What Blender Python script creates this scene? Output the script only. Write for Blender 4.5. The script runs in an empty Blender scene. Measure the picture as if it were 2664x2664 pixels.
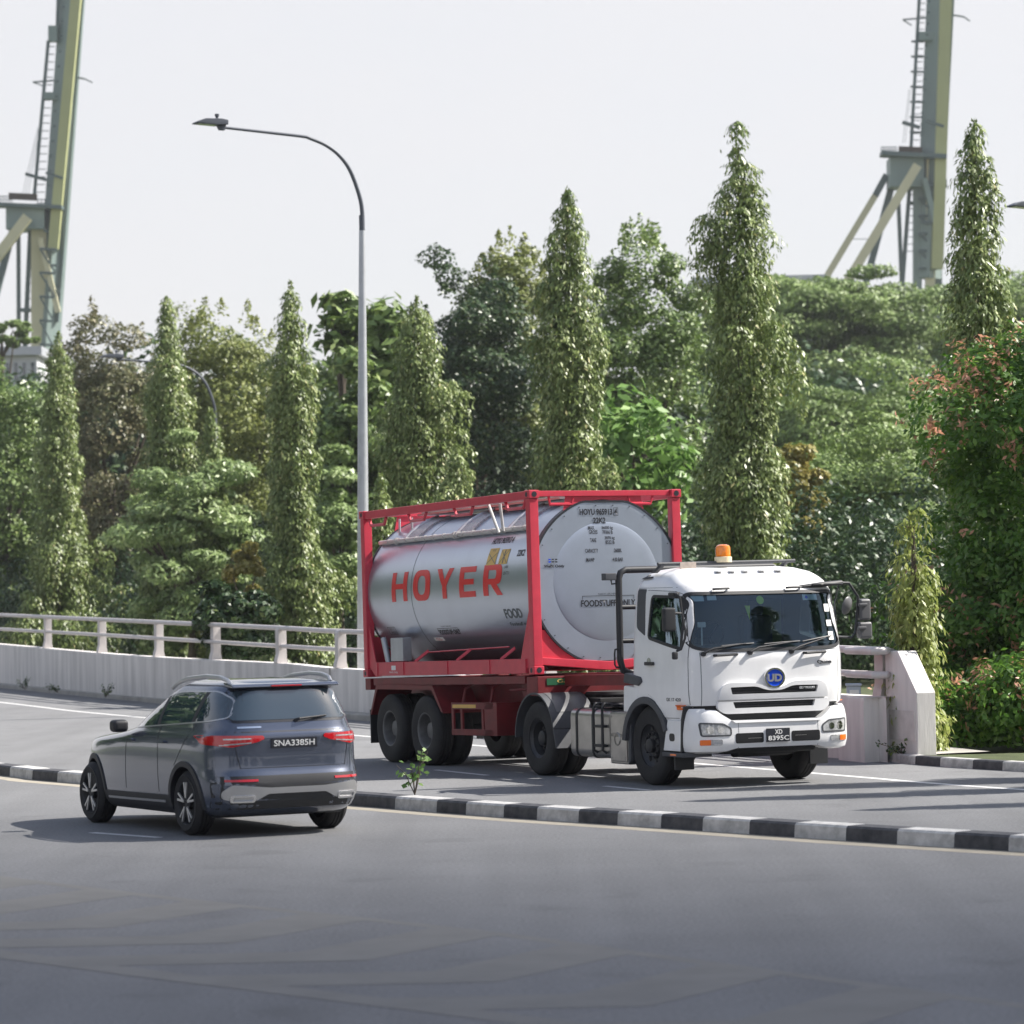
import bpy, bmesh, math, random
import numpy as np
from mathutils import Vector, Matrix
from math import radians as rad, sin, cos, pi, sqrt, atan2, asin

random.seed(7)
rng = np.random.default_rng(7)
scene = bpy.context.scene
COL = scene.collection

# ------------------------------------------------------------------ camera, sky, sun, exposure
CAM_O = Vector((0, 0, 2.5212)); FPX = 8756.85; PW = 2664.0
CR = Vector((0.99977677, 0.00052613, -0.02112211))
CU = Vector((0.02112866, -0.02489565, 0.99946675))
CF = Vector((0.0, 0.99968992, 0.0249012))
cd = bpy.data.cameras.new('camera'); cam = bpy.data.objects.new('camera', cd); COL.objects.link(cam)
cd.sensor_width = 36; cd.lens = FPX / PW * 36; cd.clip_start = 0.5; cd.clip_end = 4000
m = Matrix((CR, CU, -CF)).transposed().to_4x4(); m.translation = CAM_O
cam.matrix_world = m
cd.dof.use_dof = True; cd.dof.focus_distance = 46.0; cd.dof.aperture_fstop = 2.6
scene.camera = cam

SUN_AZ = rad(79); SUN_EL = rad(44)          # azimuth from +Y towards +X
w = bpy.data.worlds.new('World'); scene.world = w; w.use_nodes = True
nt = w.node_tree; bg = nt.nodes['Background']
sky = nt.nodes.new('ShaderNodeTexSky'); sky.sky_type = 'NISHITA'; sky.sun_disc = False
sky.sun_elevation = SUN_EL; sky.sun_rotation = SUN_AZ; sky.air_density = 1.0; sky.dust_density = 1.5
tcw = nt.nodes.new('ShaderNodeTexCoord'); mpw = nt.nodes.new('ShaderNodeMapping'); mpw.inputs['Scale'].default_value = (1, 1, 2.5)
nzw = nt.nodes.new('ShaderNodeTexNoise'); nzw.inputs['Scale'].default_value = 2.2; nzw.inputs['Detail'].default_value = 5
nzw.inputs['Roughness'].default_value = 0.55
rmw = nt.nodes.new('ShaderNodeMapRange'); rmw.inputs[1].default_value = 0.3; rmw.inputs[2].default_value = 0.62
rmw.inputs[3].default_value = 0.80; rmw.inputs[4].default_value = 0.97
sxw = nt.nodes.new('ShaderNodeSeparateXYZ'); elw = nt.nodes.new('ShaderNodeMapRange'); elw.interpolation_type = 'SMOOTHSTEP'
elw.inputs[1].default_value = 0.22; elw.inputs[2].default_value = 0.62; elw.inputs[3].default_value = 1.0; elw.inputs[4].default_value = 0.15
mlw = nt.nodes.new('ShaderNodeMath'); mlw.operation = 'MULTIPLY'
mxw = nt.nodes.new('ShaderNodeMixRGB'); mxw.inputs[2].default_value = (4.75, 4.68, 4.78, 1)
L = nt.links
L.new(tcw.outputs['Generated'], mpw.inputs[0]); L.new(mpw.outputs[0], nzw.inputs['Vector']); L.new(nzw.outputs['Fac'], rmw.inputs[0])
L.new(tcw.outputs['Generated'], sxw.inputs[0]); L.new(sxw.outputs['Z'], elw.inputs[0]); L.new(elw.outputs[0], mlw.inputs[0]); L.new(rmw.outputs[0], mlw.inputs[1])
L.new(mlw.outputs[0], mxw.inputs[0]); L.new(sky.outputs[0], mxw.inputs[1]); L.new(mxw.outputs[0], bg.inputs[0])
bg.inputs[1].default_value = 0.088
sd = bpy.data.lights.new('sun', 'SUN'); sun = bpy.data.objects.new('sun', sd); COL.objects.link(sun)
sd.energy = 5.0; sd.angle = rad(0.55); sd.color = (1.0, 0.95, 0.88)
sdir = Vector((sin(SUN_AZ) * cos(SUN_EL), cos(SUN_AZ) * cos(SUN_EL), sin(SUN_EL)))
sun.rotation_euler = sdir.to_track_quat('Z', 'Y').to_euler(); sun.location = (40, 20, 60)
scene.view_settings.view_transform = 'Standard'; scene.view_settings.look = 'None'
scene.view_settings.exposure = 1.06; scene.view_settings.gamma = 1.0
scene.cycles.max_bounces = 8; scene.cycles.transparent_max_bounces = 12

# ------------------------------------------------------------------ helpers
def ray(px, py):
    return CF + CR * ((px - PW / 2) / FPX) - CU * ((py - PW / 2) / FPX)
def at(px, py, Y):
    d = ray(px, py); return CAM_O + d * (Y / d.y)
def ground(px, py, z=0.0):
    d = ray(px, py); return CAM_O + d * ((z - CAM_O.z) / d.z)

def tag(o, label=None, cat=None, group=None, kind=None):
    if label: o['label'] = label
    if cat: o['category'] = cat
    if group: o['group'] = group
    if kind: o['kind'] = kind
    return o
def empty(name, loc=(0, 0, 0), rz=0.0, parent=None, mat=None):
    o = bpy.data.objects.new(name, None); COL.objects.link(o); o.empty_display_size = 0.2
    if parent: o.parent = parent
    if mat is not None: o.matrix_local = mat
    else: o.location = loc; o.rotation_euler = (0, 0, rz)
    return o
def link_mesh(name, me, mats, parent=None, smooth=40):
    for q in (mats if isinstance(mats, (list, tuple)) else [mats]): me.materials.append(q)
    if smooth:
        me.polygons.foreach_set('use_smooth', [True] * len(me.polygons))
        try: me.set_sharp_from_angle(angle=rad(smooth))
        except Exception: pass
    o = bpy.data.objects.new(name, me); COL.objects.link(o)
    if parent: o.parent = parent
    return o

def islands(o):
    # one object per separate solid, all with the part's own name
    bm = bmesh.new(); bm.from_mesh(o.data); seen = set(); groups = []
    for f in bm.faces:
        if f.index in seen: continue
        st = [f]; g = []; seen.add(f.index)
        while st:
            q = st.pop(); g.append(q.index)
            for v in q.verts:
                for h in v.link_faces:
                    if h.index not in seen: seen.add(h.index); st.append(h)
        groups.append(set(g))
    bm.free(); out = [o]
    if len(groups) < 2: return out
    src = o.data.copy()
    for i, g in enumerate(groups):
        bm = bmesh.new(); bm.from_mesh(src); bm.faces.ensure_lookup_table()
        bmesh.ops.delete(bm, geom=[f for f in bm.faces if f.index not in g], context='FACES')
        me = bpy.data.meshes.new(o.name); bm.to_mesh(me); bm.free()
        for q_ in src.materials: me.materials.append(q_)
        if i == 0: o.data = me; 
        else:
            q = o.copy(); q.data = me; COL.objects.link(q); out.append(q)
    bpy.data.meshes.remove(src)
    return out

class MB:
    def __init__(s): s.bm = bmesh.new(); s.mi = 0
    def _add(s, tmp):
        me = bpy.data.meshes.new('t'); tmp.to_mesh(me); tmp.free()
        for p in me.polygons: p.material_index = s.mi
        s.bm.from_mesh(me); bpy.data.meshes.remove(me); return s
    def box(s, x0, x1, y0, y1, z0, z1, bev=0.0, M=None, seg=2):
        t = bmesh.new(); bmesh.ops.create_cube(t, size=1)
        for v in t.verts: v.co = Vector(((x0 + x1) / 2 + v.co.x * (x1 - x0), (y0 + y1) / 2 + v.co.y * (y1 - y0), (z0 + z1) / 2 + v.co.z * (z1 - z0)))
        if bev: bmesh.ops.bevel(t, geom=t.edges[:], offset=bev, segments=seg, affect='EDGES', profile=0.5)
        if M is not None: bmesh.ops.transform(t, matrix=M, verts=t.verts)
        return s._add(t)
    def beam(s, p, q, wd, ht, up=(0, 0, 1), bev=0.0, yaw=0.0):
        p = Vector(p); q = Vector(q); d = (q - p); ln = d.length; d.normalize(); up = Vector(up)
        if abs(d.dot(up)) > 0.99: up = Vector((0, 1, 0))
        sx = d.cross(up).normalized(); u = sx.cross(d).normalized()
        R = Matrix((sx, u, d)).transposed().to_4x4() @ Matrix.Rotation(yaw, 4, 'Z'); R.translation = (p + q) / 2
        return s.box(-wd / 2, wd / 2, -ht / 2, ht / 2, -ln / 2, ln / 2, bev, R)
    def tube(s, pts, r, seg=10, caps=True, closed=False):
        pts = [Vector(p) for p in pts]; n = len(pts); rr = r if isinstance(r, (list, tuple)) else [r] * n
        t = bmesh.new(); rings = []; ref = None
        for i, p in enumerate(pts):
            a = pts[(i - 1) % n] if (i > 0 or closed) else p; b = pts[(i + 1) % n] if (i < n - 1 or closed) else p
            d = (b - a).normalized()
            if ref is None:
                ref = Vector((0, 0, 1)) if abs(d.z) < 0.9 else Vector((1, 0, 0))
            x = d.cross(ref).normalized(); ref = x.cross(d).normalized()
            rings.append([t.verts.new(p + (x * cos(2 * pi * k / seg) + ref * sin(2 * pi * k / seg)) * rr[i]) for k in range(seg)])
        rng_ = range(n) if closed else range(n - 1)
        for i in rng_:
            A, B = rings[i], rings[(i + 1) % n]
            for k in range(seg): t.faces.new((A[k], A[(k + 1) % seg], B[(k + 1) % seg], B[k]))
        if caps and not closed:
            t.faces.new(rings[0][::-1]); t.faces.new(rings[-1])
        bmesh.ops.recalc_face_normals(t, faces=t.faces)
        return s._add(t)
    def lathe(s, prof, c=(0, 0, 0), axis='Y', seg=40, closed=False):
        # prof: list of (radius, along)
        t = bmesh.new(); rings = []
        for r, a in prof:
            if r < 1e-5: rings.append([t.verts.new((0, 0, a))])
            else: rings.append([t.verts.new((r * cos(2 * pi * k / seg), r * sin(2 * pi * k / seg), a)) for k in range(seg)])
        prs = list(zip(rings, rings[1:])) + ([(rings[-1], rings[0])] if closed else [])
        for A, B in prs:
            for k in range(seg):
                k2 = (k + 1) % seg
                if len(A) == 1 and len(B) == 1: continue
                if len(A) == 1: t.faces.new((A[0], B[k], B[k2]))
                elif len(B) == 1: t.faces.new((A[k], A[k2], B[0]))
                else: t.faces.new((A[k], A[k2], B[k2], B[k]))
        bmesh.ops.recalc_face_normals(t, faces=t.faces)
        R = {'Z': Matrix.Identity(4), 'Y': Matrix.Rotation(-pi / 2, 4, 'X'), 'X': Matrix.Rotation(pi / 2, 4, 'Y')}[axis]
        bmesh.ops.transform(t, matrix=Matrix.Translation(Vector(c)) @ R, verts=t.verts)
        return s._add(t)
    def prism(s, poly, f, a, b, bev=0.0):
        # poly 2-D, f(u,v,t) -> 3-D, extruded between t=a and t=b
        t = bmesh.new()
        A = [t.verts.new(f(u, v, a)) for u, v in poly]; B = [t.verts.new(f(u, v, b)) for u, v in poly]
        t.faces.new(A); t.faces.new(B[::-1]); n = len(poly)
        for i in range(n): t.faces.new((A[i], B[i], B[(i + 1) % n], A[(i + 1) % n]))
        bmesh.ops.recalc_face_normals(t, faces=t.faces)
        if bev: bmesh.ops.bevel(t, geom=t.edges[:], offset=bev, segments=2, affect='EDGES', profile=0.5)
        bmesh.ops.triangulate(t, faces=[q for q in t.faces if len(q.verts) > 4])
        return s._add(t)
    def quad(s, *p):
        s.bm.faces.new([s.bm.verts.new(Vector(q)) for q in p]).material_index = s.mi; return s
    def build(s, name, mats, parent=None, smooth=40):
        me = bpy.data.meshes.new(name); s.bm.to_mesh(me); s.bm.free()
        o = link_mesh(name, me, mats, parent, smooth)
        if smooth and name != 'cutter':
            wn = o.modifiers.new('wn', 'WEIGHTED_NORMAL'); wn.keep_sharp = True
        return o

XZ = lambda u, v, t: Vector((u, t, v))     # polygon in x,z extruded along y
YZ = lambda u, v, t: Vector((t, u, v))     # polygon in y,z extruded along x
XY = lambda u, v, t: Vector((u, v, t))

def roundpoly(pts, r, seg=5):
    out = []; n = len(pts); rr = r if isinstance(r, (list, tuple)) else [r] * n
    for i in range(n):
        p = Vector((*pts[i], 0)); a = Vector((*pts[i - 1], 0)); b = Vector((*pts[(i + 1) % n], 0))
        da = (a - p); db = (b - p); k = min(rr[i], da.length * 0.48, db.length * 0.48)
        A = p + da.normalized() * k; B = p + db.normalized() * k
        for j in range(seg + 1):
            t = j / seg; q = A * (1 - t) ** 2 + p * 2 * t * (1 - t) + B * t * t
            out.append((q.x, q.y))
    return out
def rect(a, b, c, d): return [(a, c), (b, c), (b, d), (a, d)]
def circ(cx, cy, r, n=32, ry=None): return [(cx + r * cos(2 * pi * k / n), cy + (ry or r) * sin(2 * pi * k / n)) for k in range(n)]

def text_mesh(body, bold=0.0):
    cu = bpy.data.curves.new('t', 'FONT'); cu.body = body; cu.size = 1; cu.offset = bold; cu.resolution_u = 4
    o = bpy.data.objects.new('t', cu); COL.objects.link(o)
    dg = bpy.context.evaluated_depsgraph_get(); dg.update()
    me = bpy.data.meshes.new_from_object(o.evaluated_get(dg))
    bpy.data.objects.remove(o); bpy.data.curves.remove(cu)
    return me

class Decal:
    """flat artwork (polygons, rings, text) laid on a curved surface given by mapf(u, v, offset)"""
    def __init__(s, mapf, step=0.1): s.mapf = mapf; s.step = step; s.bm = bmesh.new(); s.mi = 0
    def _join(s, t, off, skirt, ustep=None):
        st = s.step
        if st:
            us = [v.co.x for v in t.verts]; vs = [v.co.y for v in t.verts]
            for lo, hi, ax in ((min(us), max(us), 0), (min(vs), max(vs), 1)):
                k = int((hi - lo) / st)
                for i in range(1, k + 1):
                    co = [0, 0, 0]; no = [0, 0, 0]; co[ax] = lo + (hi - lo) * i / (k + 1); no[ax] = 1
                    bmesh.ops.bisect_plane(t, geom=t.verts[:] + t.edges[:] + t.faces[:], plane_co=co, plane_no=no)
        for f in t.faces:
            if f.normal.z < 0: f.normal_flip()
        if skirt:
            be = [e for e in t.edges if e.is_boundary]
            r = bmesh.ops.extrude_edge_only(t, edges=be)
            for g in r['geom']:
                if isinstance(g, bmesh.types.BMVert): g.co.z = -1
        for v in t.verts:
            v.co = s.mapf(v.co.x, v.co.y, off - (skirt if v.co.z < -0.5 else 0))
        bmesh.ops.triangulate(t, faces=[q for q in t.faces if len(q.verts) > 4])
        me = bpy.data.meshes.new('t'); t.to_mesh(me); t.free()
        for p in me.polygons: p.material_index = s.mi
        s.bm.from_mesh(me); bpy.data.meshes.remove(me); return s
    def poly(s, pts, off=0.004, skirt=0.0):
        t = bmesh.new(); t.faces.new([t.verts.new((u, v, 0)) for u, v in pts]); t.normal_update()
        bmesh.ops.triangulate(t, faces=t.faces[:])
        return s._join(t, off, skirt)
    def ring(s, A, B, off=0.004, skirt=0.0):
        t = bmesh.new(); a = [t.verts.new((u, v, 0)) for u, v in A]; b = [t.verts.new((u, v, 0)) for u, v in B]; n = len(a)
        for i in range(n): t.faces.new((a[i], a[(i + 1) % n], b[(i + 1) % n], b[i]))
        t.normal_update(); return s._join(t, off, skirt)
    def hole(s, pts, hole, off=0.004, skirt=0.0):
        t = bmesh.new(); t.faces.new([t.verts.new((u, v, 0)) for u, v in pts]); t.normal_update()
        bmesh.ops.triangulate(t, faces=t.faces[:])
        n = len(hole)
        for i in range(n):
            a = Vector((*hole[i], 0)); b = Vector((*hole[(i + 1) % n], 0)); d = b - a
            bmesh.ops.bisect_plane(t, geom=t.verts[:] + t.edges[:] + t.faces[:], plane_co=a, plane_no=(d.y, -d.x, 0))
        def inside(x, y):
            c = False
            for i in range(n):
                (x1, y1), (x2, y2) = hole[i], hole[(i + 1) % n]
                if (y1 > y) != (y2 > y) and x < (x2 - x1) * (y - y1) / (y2 - y1) + x1: c = not c
            return c
        bmesh.ops.delete(t, geom=[f for f in t.faces if inside(*f.calc_center_median().xy)], context='FACES')
        return s._join(t, off, skirt)
    def text(s, body, u0, u1, v0, v1, off=0.004, bold=0.0, skirt=0.0):
        me = text_mesh(body, bold); t = bmesh.new(); t.from_mesh(me); bpy.data.meshes.remove(me)
        xs = [v.co.x for v in t.verts]; ys = [v.co.y for v in t.verts]
        for v in t.verts:
            v.co = Vector((u0 + (v.co.x - min(xs)) / (max(xs) - min(xs)) * (u1 - u0), v0 + (v.co.y - min(ys)) / (max(ys) - min(ys)) * (v1 - v0), 0))
        t.normal_update(); return s._join(t, off, skirt)
    def build(s, name, mats, parent=None, smooth=35):
        me = bpy.data.meshes.new(name); s.bm.to_mesh(me); s.bm.free()
        return link_mesh(name, me, mats, parent, smooth)

def boolean(o, mb, mat, op='DIFFERENCE'):
    c = mb.build('cutter', mat, None, 0); c.parent = o.parent
    md = o.modifiers.new('b', 'BOOLEAN'); md.object = c; md.operation = op; md.solver = 'EXACT'
    try: md.material_mode = 'TRANSFER'
    except Exception: pass
    dg = bpy.context.evaluated_depsgraph_get(); dg.update()
    me = bpy.data.meshes.new_from_object(o.evaluated_get(dg), preserve_all_data_layers=True, depsgraph=dg)
    old = o.data; o.modifiers.clear(); o.data = me; me.name = o.name
    cm = c.data; bpy.data.objects.remove(c); bpy.data.meshes.remove(cm); bpy.data.meshes.remove(old)
    return o

class Stack:
    """body built from superellipse plan contours stacked in z: key rows (z, x_rear, x_front, half_width)"""
    def __init__(s, keys, xc, yc, nr, nf):
        k = np.array(keys, float); s.z = k[:, 0]; s.K = k[:, 1:]; s.xc = xc; s.yc = yc; s.nr = nr; s.nf = nf
        d = np.diff(s.K, axis=0) / np.diff(s.z)[:, None]; s.T = np.zeros_like(s.K)
        s.T[0] = d[0]; s.T[-1] = d[-1]
        for i in range(1, len(s.z) - 1):
            for j in range(3):
                a, b = d[i - 1, j], d[i, j]
                s.T[i, j] = 0 if a * b <= 0 else 2 * a * b / (a + b)
    def par(s, z):
        z = min(max(z, s.z[0]), s.z[-1]); i = min(int(np.searchsorted(s.z, z, 'right')) - 1, len(s.z) - 2)
        h = s.z[i + 1] - s.z[i]; t = (z - s.z[i]) / h
        return (s.K[i] * (2 * t**3 - 3 * t**2 + 1) + s.T[i] * h * (t**3 - 2 * t**2 + t) + s.K[i + 1] * (-2 * t**3 + 3 * t**2) + s.T[i + 1] * h * (t**3 - t**2))
    def XF(s, y, z):
        xr, xf, hw = s.par(z); q = min(abs((y - s.yc) / hw), 0.9999); return s.xc + (xf - s.xc) * (1 - q ** s.nf) ** (1 / s.nf)
    def XR(s, y, z):
        xr, xf, hw = s.par(z); q = min(abs((y - s.yc) / hw), 0.9999); return s.xc - (s.xc - xr) * (1 - q ** s.nr) ** (1 / s.nr)
    def W(s, x, z):
        xr, xf, hw = s.par(z)
        q, n = ((x - s.xc) / (xf - s.xc), s.nf) if x > s.xc else ((s.xc - x) / (s.xc - xr), s.nr)
        return hw * (1 - min(q, 0.9999) ** n) ** (1 / n)
    def front(s, u, v, o): return Vector((s.XF(u, v) + o, u, v))
    def rear(s, u, v, o): return Vector((s.XR(u, v) - o, u, v))
    def right(s, u, v, o): return Vector((u, s.yc - s.W(u, v) - o, v))     # the -y side
    def left(s, u, v, o): return Vector((u, s.yc + s.W(u, v) + o, v))
    def mesh(s, name, mats, parent, N=144, dz=0.03, smooth=35):
        zs = []
        for a, b in zip(s.z, s.z[1:]):
            k = max(1, int((b - a) / dz)); zs += [a + (b - a) * i / k for i in range(k)]
        zs.append(s.z[-1])
        bm = bmesh.new(); rings = []
        for z in zs:
            xr, xf, hw = s.par(z); r = []
            for k in range(N):
                t = 2 * pi * k / N; c, q = cos(t), sin(t); n = s.nf if c >= 0 else s.nr
                x = abs(c) ** (2 / n) * ((xf - s.xc) if c >= 0 else -(s.xc - xr)); y = (1 if q >= 0 else -1) * abs(q) ** (2 / n) * hw
                r.append(bm.verts.new((s.xc + x, s.yc + y, z)))
            rings.append(r)
        for A, B in zip(rings, rings[1:]):
            for k in range(N): bm.faces.new((A[k], A[(k + 1) % N], B[(k + 1) % N], B[k]))
        bm.faces.new(rings[0][::-1]); bm.faces.new(rings[-1])
        bmesh.ops.remove_doubles(bm, verts=bm.verts, dist=1e-5)
        bmesh.ops.recalc_face_normals(bm, faces=bm.faces)
        me = bpy.data.meshes.new(name); bm.to_mesh(me); bm.free()
        return link_mesh(name, me, mats, parent, smooth)

# ------------------------------------------------------------------ materials
def mat(name, col, rough=0.5, metal=0.0, noise=0.0, nscale=8.0, bump=0.0, bscale=60.0, coat=0.0, spec=0.5, trans=0.0, stretch=None, col2=None, emis=None):
    M = bpy.data.materials.new(name); M.use_nodes = True; n = M.node_tree; b = n.nodes['Principled BSDF']; l = n.links
    b.inputs['Base Color'].default_value = (*col, 1); b.inputs['Roughness'].default_value = rough; b.inputs['Metallic'].default_value = metal
    b.inputs['Coat Weight'].default_value = coat; b.inputs['Specular IOR Level'].default_value = spec
    b.inputs['Coat Roughness'].default_value = 0.05
    if noise or bump:
        tc = n.nodes.new('ShaderNodeTexCoord'); mp = n.nodes.new('ShaderNodeMapping'); l.new(tc.outputs['Object'], mp.inputs[0])
        if stretch: mp.inputs['Scale'].default_value = stretch
    if noise:
        z = n.nodes.new('ShaderNodeTexNoise'); z.inputs['Scale'].default_value = nscale; z.inputs['Detail'].default_value = 6; z.inputs['Roughness'].default_value = 0.6
        l.new(mp.outputs[0], z.inputs['Vector'])
        r = n.nodes.new('ShaderNodeValToRGB'); c2 = col2 or tuple(c * (1 - noise) for c in col)
        r.color_ramp.elements[0].position = 0.32; r.color_ramp.elements[1].position = 0.68
        r.color_ramp.elements[0].color = (*c2, 1); r.color_ramp.elements[1].color = (*col, 1)
        l.new(z.outputs['Fac'], r.inputs[0]); l.new(r.outputs[0], b.inputs['Base Color'])
    if bump:
        z2 = n.nodes.new('ShaderNodeTexNoise'); z2.inputs['Scale'].default_value = bscale; z2.inputs['Detail'].default_value = 4
        l.new(mp.outputs[0], z2.inputs['Vector'])
        bp = n.nodes.new('ShaderNodeBump'); bp.inputs['Strength'].default_value = bump; bp.inputs['Distance'].default_value = 0.02
        l.new(z2.outputs['Fac'], bp.inputs['Height']); l.new(bp.outputs[0], b.inputs['Normal'])
    return M
def leafmat(name, stops, rough=0.42, trans=0.3):
    M = bpy.data.materials.new(name); M.use_nodes = True; n = M.node_tree; b = n.nodes['Principled BSDF']; l = n.links
    a = n.nodes.new('ShaderNodeAttribute'); a.attribute_name = 'tint'
    r = n.nodes.new('ShaderNodeValToRGB'); e = r.color_ramp.elements
    e[0].position = stops[0][0]; e[0].color = (*stops[0][1], 1); e[1].position = stops[-1][0]; e[1].color = (*stops[-1][1], 1)
    for p, c in stops[1:-1]: x = e.new(p); x.color = (*c, 1)
    l.new(a.outputs['Fac'], r.inputs[0]); l.new(r.outputs[0], b.inputs['Base Color'])
    b.inputs['Roughness'].default_value = rough; b.inputs['Specular IOR Level'].default_value = 0.5
    t = n.nodes.new('ShaderNodeBsdfTranslucent'); l.new(r.outputs[0], t.inputs[0])
    mx = n.nodes.new('ShaderNodeMixShader'); mx.inputs[0].default_value = trans
    l.new(b.outputs[0], mx.inputs[1]); l.new(t.outputs[0], mx.inputs[2]); l.new(mx.outputs[0], n.nodes['Material Output'].inputs[0])
    return M
def glassmat(name, tint, refl=0.12, rough=0.02):
    M = bpy.data.materials.new(name); M.use_nodes = True; n = M.node_tree; l = n.links; n.nodes.remove(n.nodes['Principled BSDF'])
    t = n.nodes.new('ShaderNodeBsdfTransparent'); t.inputs[0].default_value = (*tint, 1)
    g = n.nodes.new('ShaderNodeBsdfGlossy'); g.inputs['Roughness'].default_value = rough; g.inputs[0].default_value = (0.66, 0.84, 1, 1)  # bluish gloss puts a blue sky's reflection into the glass colour
    f = n.nodes.new('ShaderNodeFresnel'); f.inputs[0].default_value = 1.5
    ad = n.nodes.new('ShaderNodeMath'); ad.operation = 'ADD'; ad.inputs[1].default_value = refl; ad.use_clamp = True
    x = n.nodes.new('ShaderNodeMixShader'); l.new(f.outputs[0], ad.inputs[0]); l.new(ad.outputs[0], x.inputs[0]); l.new(t.outputs[0], x.inputs[1]); l.new(g.outputs[0], x.inputs[2])
    l.new(x.outputs[0], n.nodes['Material Output'].inputs[0]); return M

M_ = {}
def asphalt():
    M = mat('asphalt', (0.192, 0.194, 0.198), 0.85, noise=0.13, nscale=0.5, bump=0.5, bscale=60, spec=0.3)
    n = M.node_tree; l = n.links; bs = n.nodes['Principled BSDF']; base = bs.inputs['Base Color'].links[0].from_socket
    tc = n.nodes.new('ShaderNodeTexCoord')
    def layer(rot, sc, scale, lo, hi, a, b, prev, detail=3):
        mp = n.nodes.new('ShaderNodeMapping'); mp.inputs['Rotation'].default_value = (0, 0, rot); mp.inputs['Scale'].default_value = sc; l.new(tc.outputs['Object'], mp.inputs[0])
        z = n.nodes.new('ShaderNodeTexNoise'); z.inputs['Scale'].default_value = scale; z.inputs['Detail'].default_value = detail; l.new(mp.outputs[0], z.inputs['Vector'])
        r = n.nodes.new('ShaderNodeMapRange'); r.inputs[1].default_value = lo; r.inputs[2].default_value = hi; r.inputs[3].default_value = a; r.inputs[4].default_value = b; l.new(z.outputs['Fac'], r.inputs[0])
        m = n.nodes.new('ShaderNodeMixRGB'); m.blend_type = 'MULTIPLY'; m.inputs[0].default_value = 1; l.new(prev, m.inputs[1]); l.new(r.outputs[0], m.inputs[2]); return m.outputs[0]
    o = layer(0, (1, 1, 1), 28, 0.3, 0.7, 0.80, 1.18, base, 5)          # aggregate
    o = layer(rad(-26), (1.1, 0.045, 1), 1.0, 0.35, 0.65, 0.90, 1.06, o)   # wheel tracks along the lanes
    o = layer(0, (1, 1, 1), 0.9, 0.60, 0.70, 1.0, 0.86, o, 6)            # stains
    l.new(o, bs.inputs['Base Color']); return M
M_['asphalt'] = asphalt()
M_['grass'] = mat('grass_ground', (0.07, 0.09, 0.03), 0.95, noise=0.5, nscale=3, bump=0.8, bscale=20)
M_['paintw'] = mat('road_paint_white', (0.62, 0.62, 0.61), 0.7, noise=0.25, nscale=5)
M_['painty'] = mat('road_paint_worn', (0.180, 0.176, 0.166), 0.85, noise=0.15, nscale=2)
M_['kerbw'] = mat('kerb_white', (0.60, 0.59, 0.57), 0.75, noise=0.45, nscale=7, bump=0.2)
M_['kerbb'] = mat('kerb_black', (0.030, 0.031, 0.037), 0.7, noise=0.3, nscale=7, col2=(0.085, 0.085, 0.09), bump=0.2)
M_['sand'] = mat('gutter_concrete', (0.36, 0.325, 0.26), 0.9, noise=0.25, nscale=3, bump=0.3)
M_['conc'] = mat('parapet_concrete', (0.80, 0.765, 0.74), 0.85, noise=0.30, nscale=1.5, bump=0.15, bscale=25, stretch=(1.6, 1.6, 0.22))
M_['pave'] = mat('footway_concrete', (0.42, 0.40, 0.37), 0.85, noise=0.3, nscale=2)
M_['rail'] = mat('rail_metal', (0.62, 0.58, 0.57), 0.5, 0.15, noise=0.15, nscale=4)
M_['galv'] = mat('galvanised', (0.50, 0.52, 0.55), 0.45, 0.55, noise=0.15, nscale=5)
M_['red'] = mat('frame_red', (0.60, 0.045, 0.075), 0.36, noise=0.14, nscale=5)
M_['dred'] = mat('chassis_red', (0.18, 0.010, 0.015), 0.5, noise=0.35, nscale=4)
M_['steel'] = mat('stainless', (0.52, 0.57, 0.65), 0.30, 0.82, noise=0.07, nscale=1.4, stretch=(1, 0.15, 0.15))  # bluish base carries the reflected blue sky
M_['steel2'] = mat('stainless_matt', (0.42, 0.47, 0.56), 0.36, 0.75, noise=0.1, nscale=2)  # sky reflection mixed into this base colour as well
M_['alu'] = mat('aluminium', (0.50, 0.485, 0.47), 0.3, 0.85, noise=0.3, nscale=3)
M_['pipe'] = mat('pipe_white', (0.55, 0.54, 0.52), 0.5, 0.1, noise=0.25, nscale=8)
M_['letter'] = mat('lettering_red', (0.72, 0.022, 0.025), 0.3)
M_['blk'] = mat('black_print', (0.015, 0.017, 0.025), 0.45)
M_['gry'] = mat('grey_print', (0.10, 0.12, 0.13), 0.5)
M_['yel'] = mat('sticker_yellow', (0.72, 0.47, 0.12), 0.5, noise=0.1)
M_['white'] = mat('cab_white', (0.84, 0.84, 0.84), 0.32, coat=0.5, noise=0.09, nscale=2.2, stretch=(1.5, 1.5, 0.5))
M_['plast'] = mat('black_plastic', (0.02, 0.021, 0.024), 0.5)
M_['dplast'] = mat('grey_plastic', (0.062, 0.066, 0.075), 0.55, noise=0.2)
M_['mgrey'] = mat('mirror_grey', (0.10, 0.10, 0.105), 0.4)
M_['int'] = mat('cab_interior', (0.10, 0.105, 0.11), 0.8)
M_['seat'] = mat('seat_cloth', (0.06, 0.075, 0.11), 0.9)
M_['rubber'] = mat('tyre_rubber', (0.012, 0.012, 0.014), 0.75, noise=0.4, nscale=6, col2=(0.024, 0.023, 0.023), bump=0.2, bscale=30)
M_['rim'] = mat('rim_grey', (0.22, 0.22, 0.22), 0.55, 0.4, noise=0.35, nscale=7)
M_['drim'] = mat('rim_dark', (0.045, 0.046, 0.05), 0.45, 0.4, noise=0.3)
M_['hub'] = mat('hub_black', (0.02, 0.02, 0.022), 0.4, 0.3)
M_['chas'] = mat('chassis_black', (0.018, 0.018, 0.02), 0.7, noise=0.4)
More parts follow.
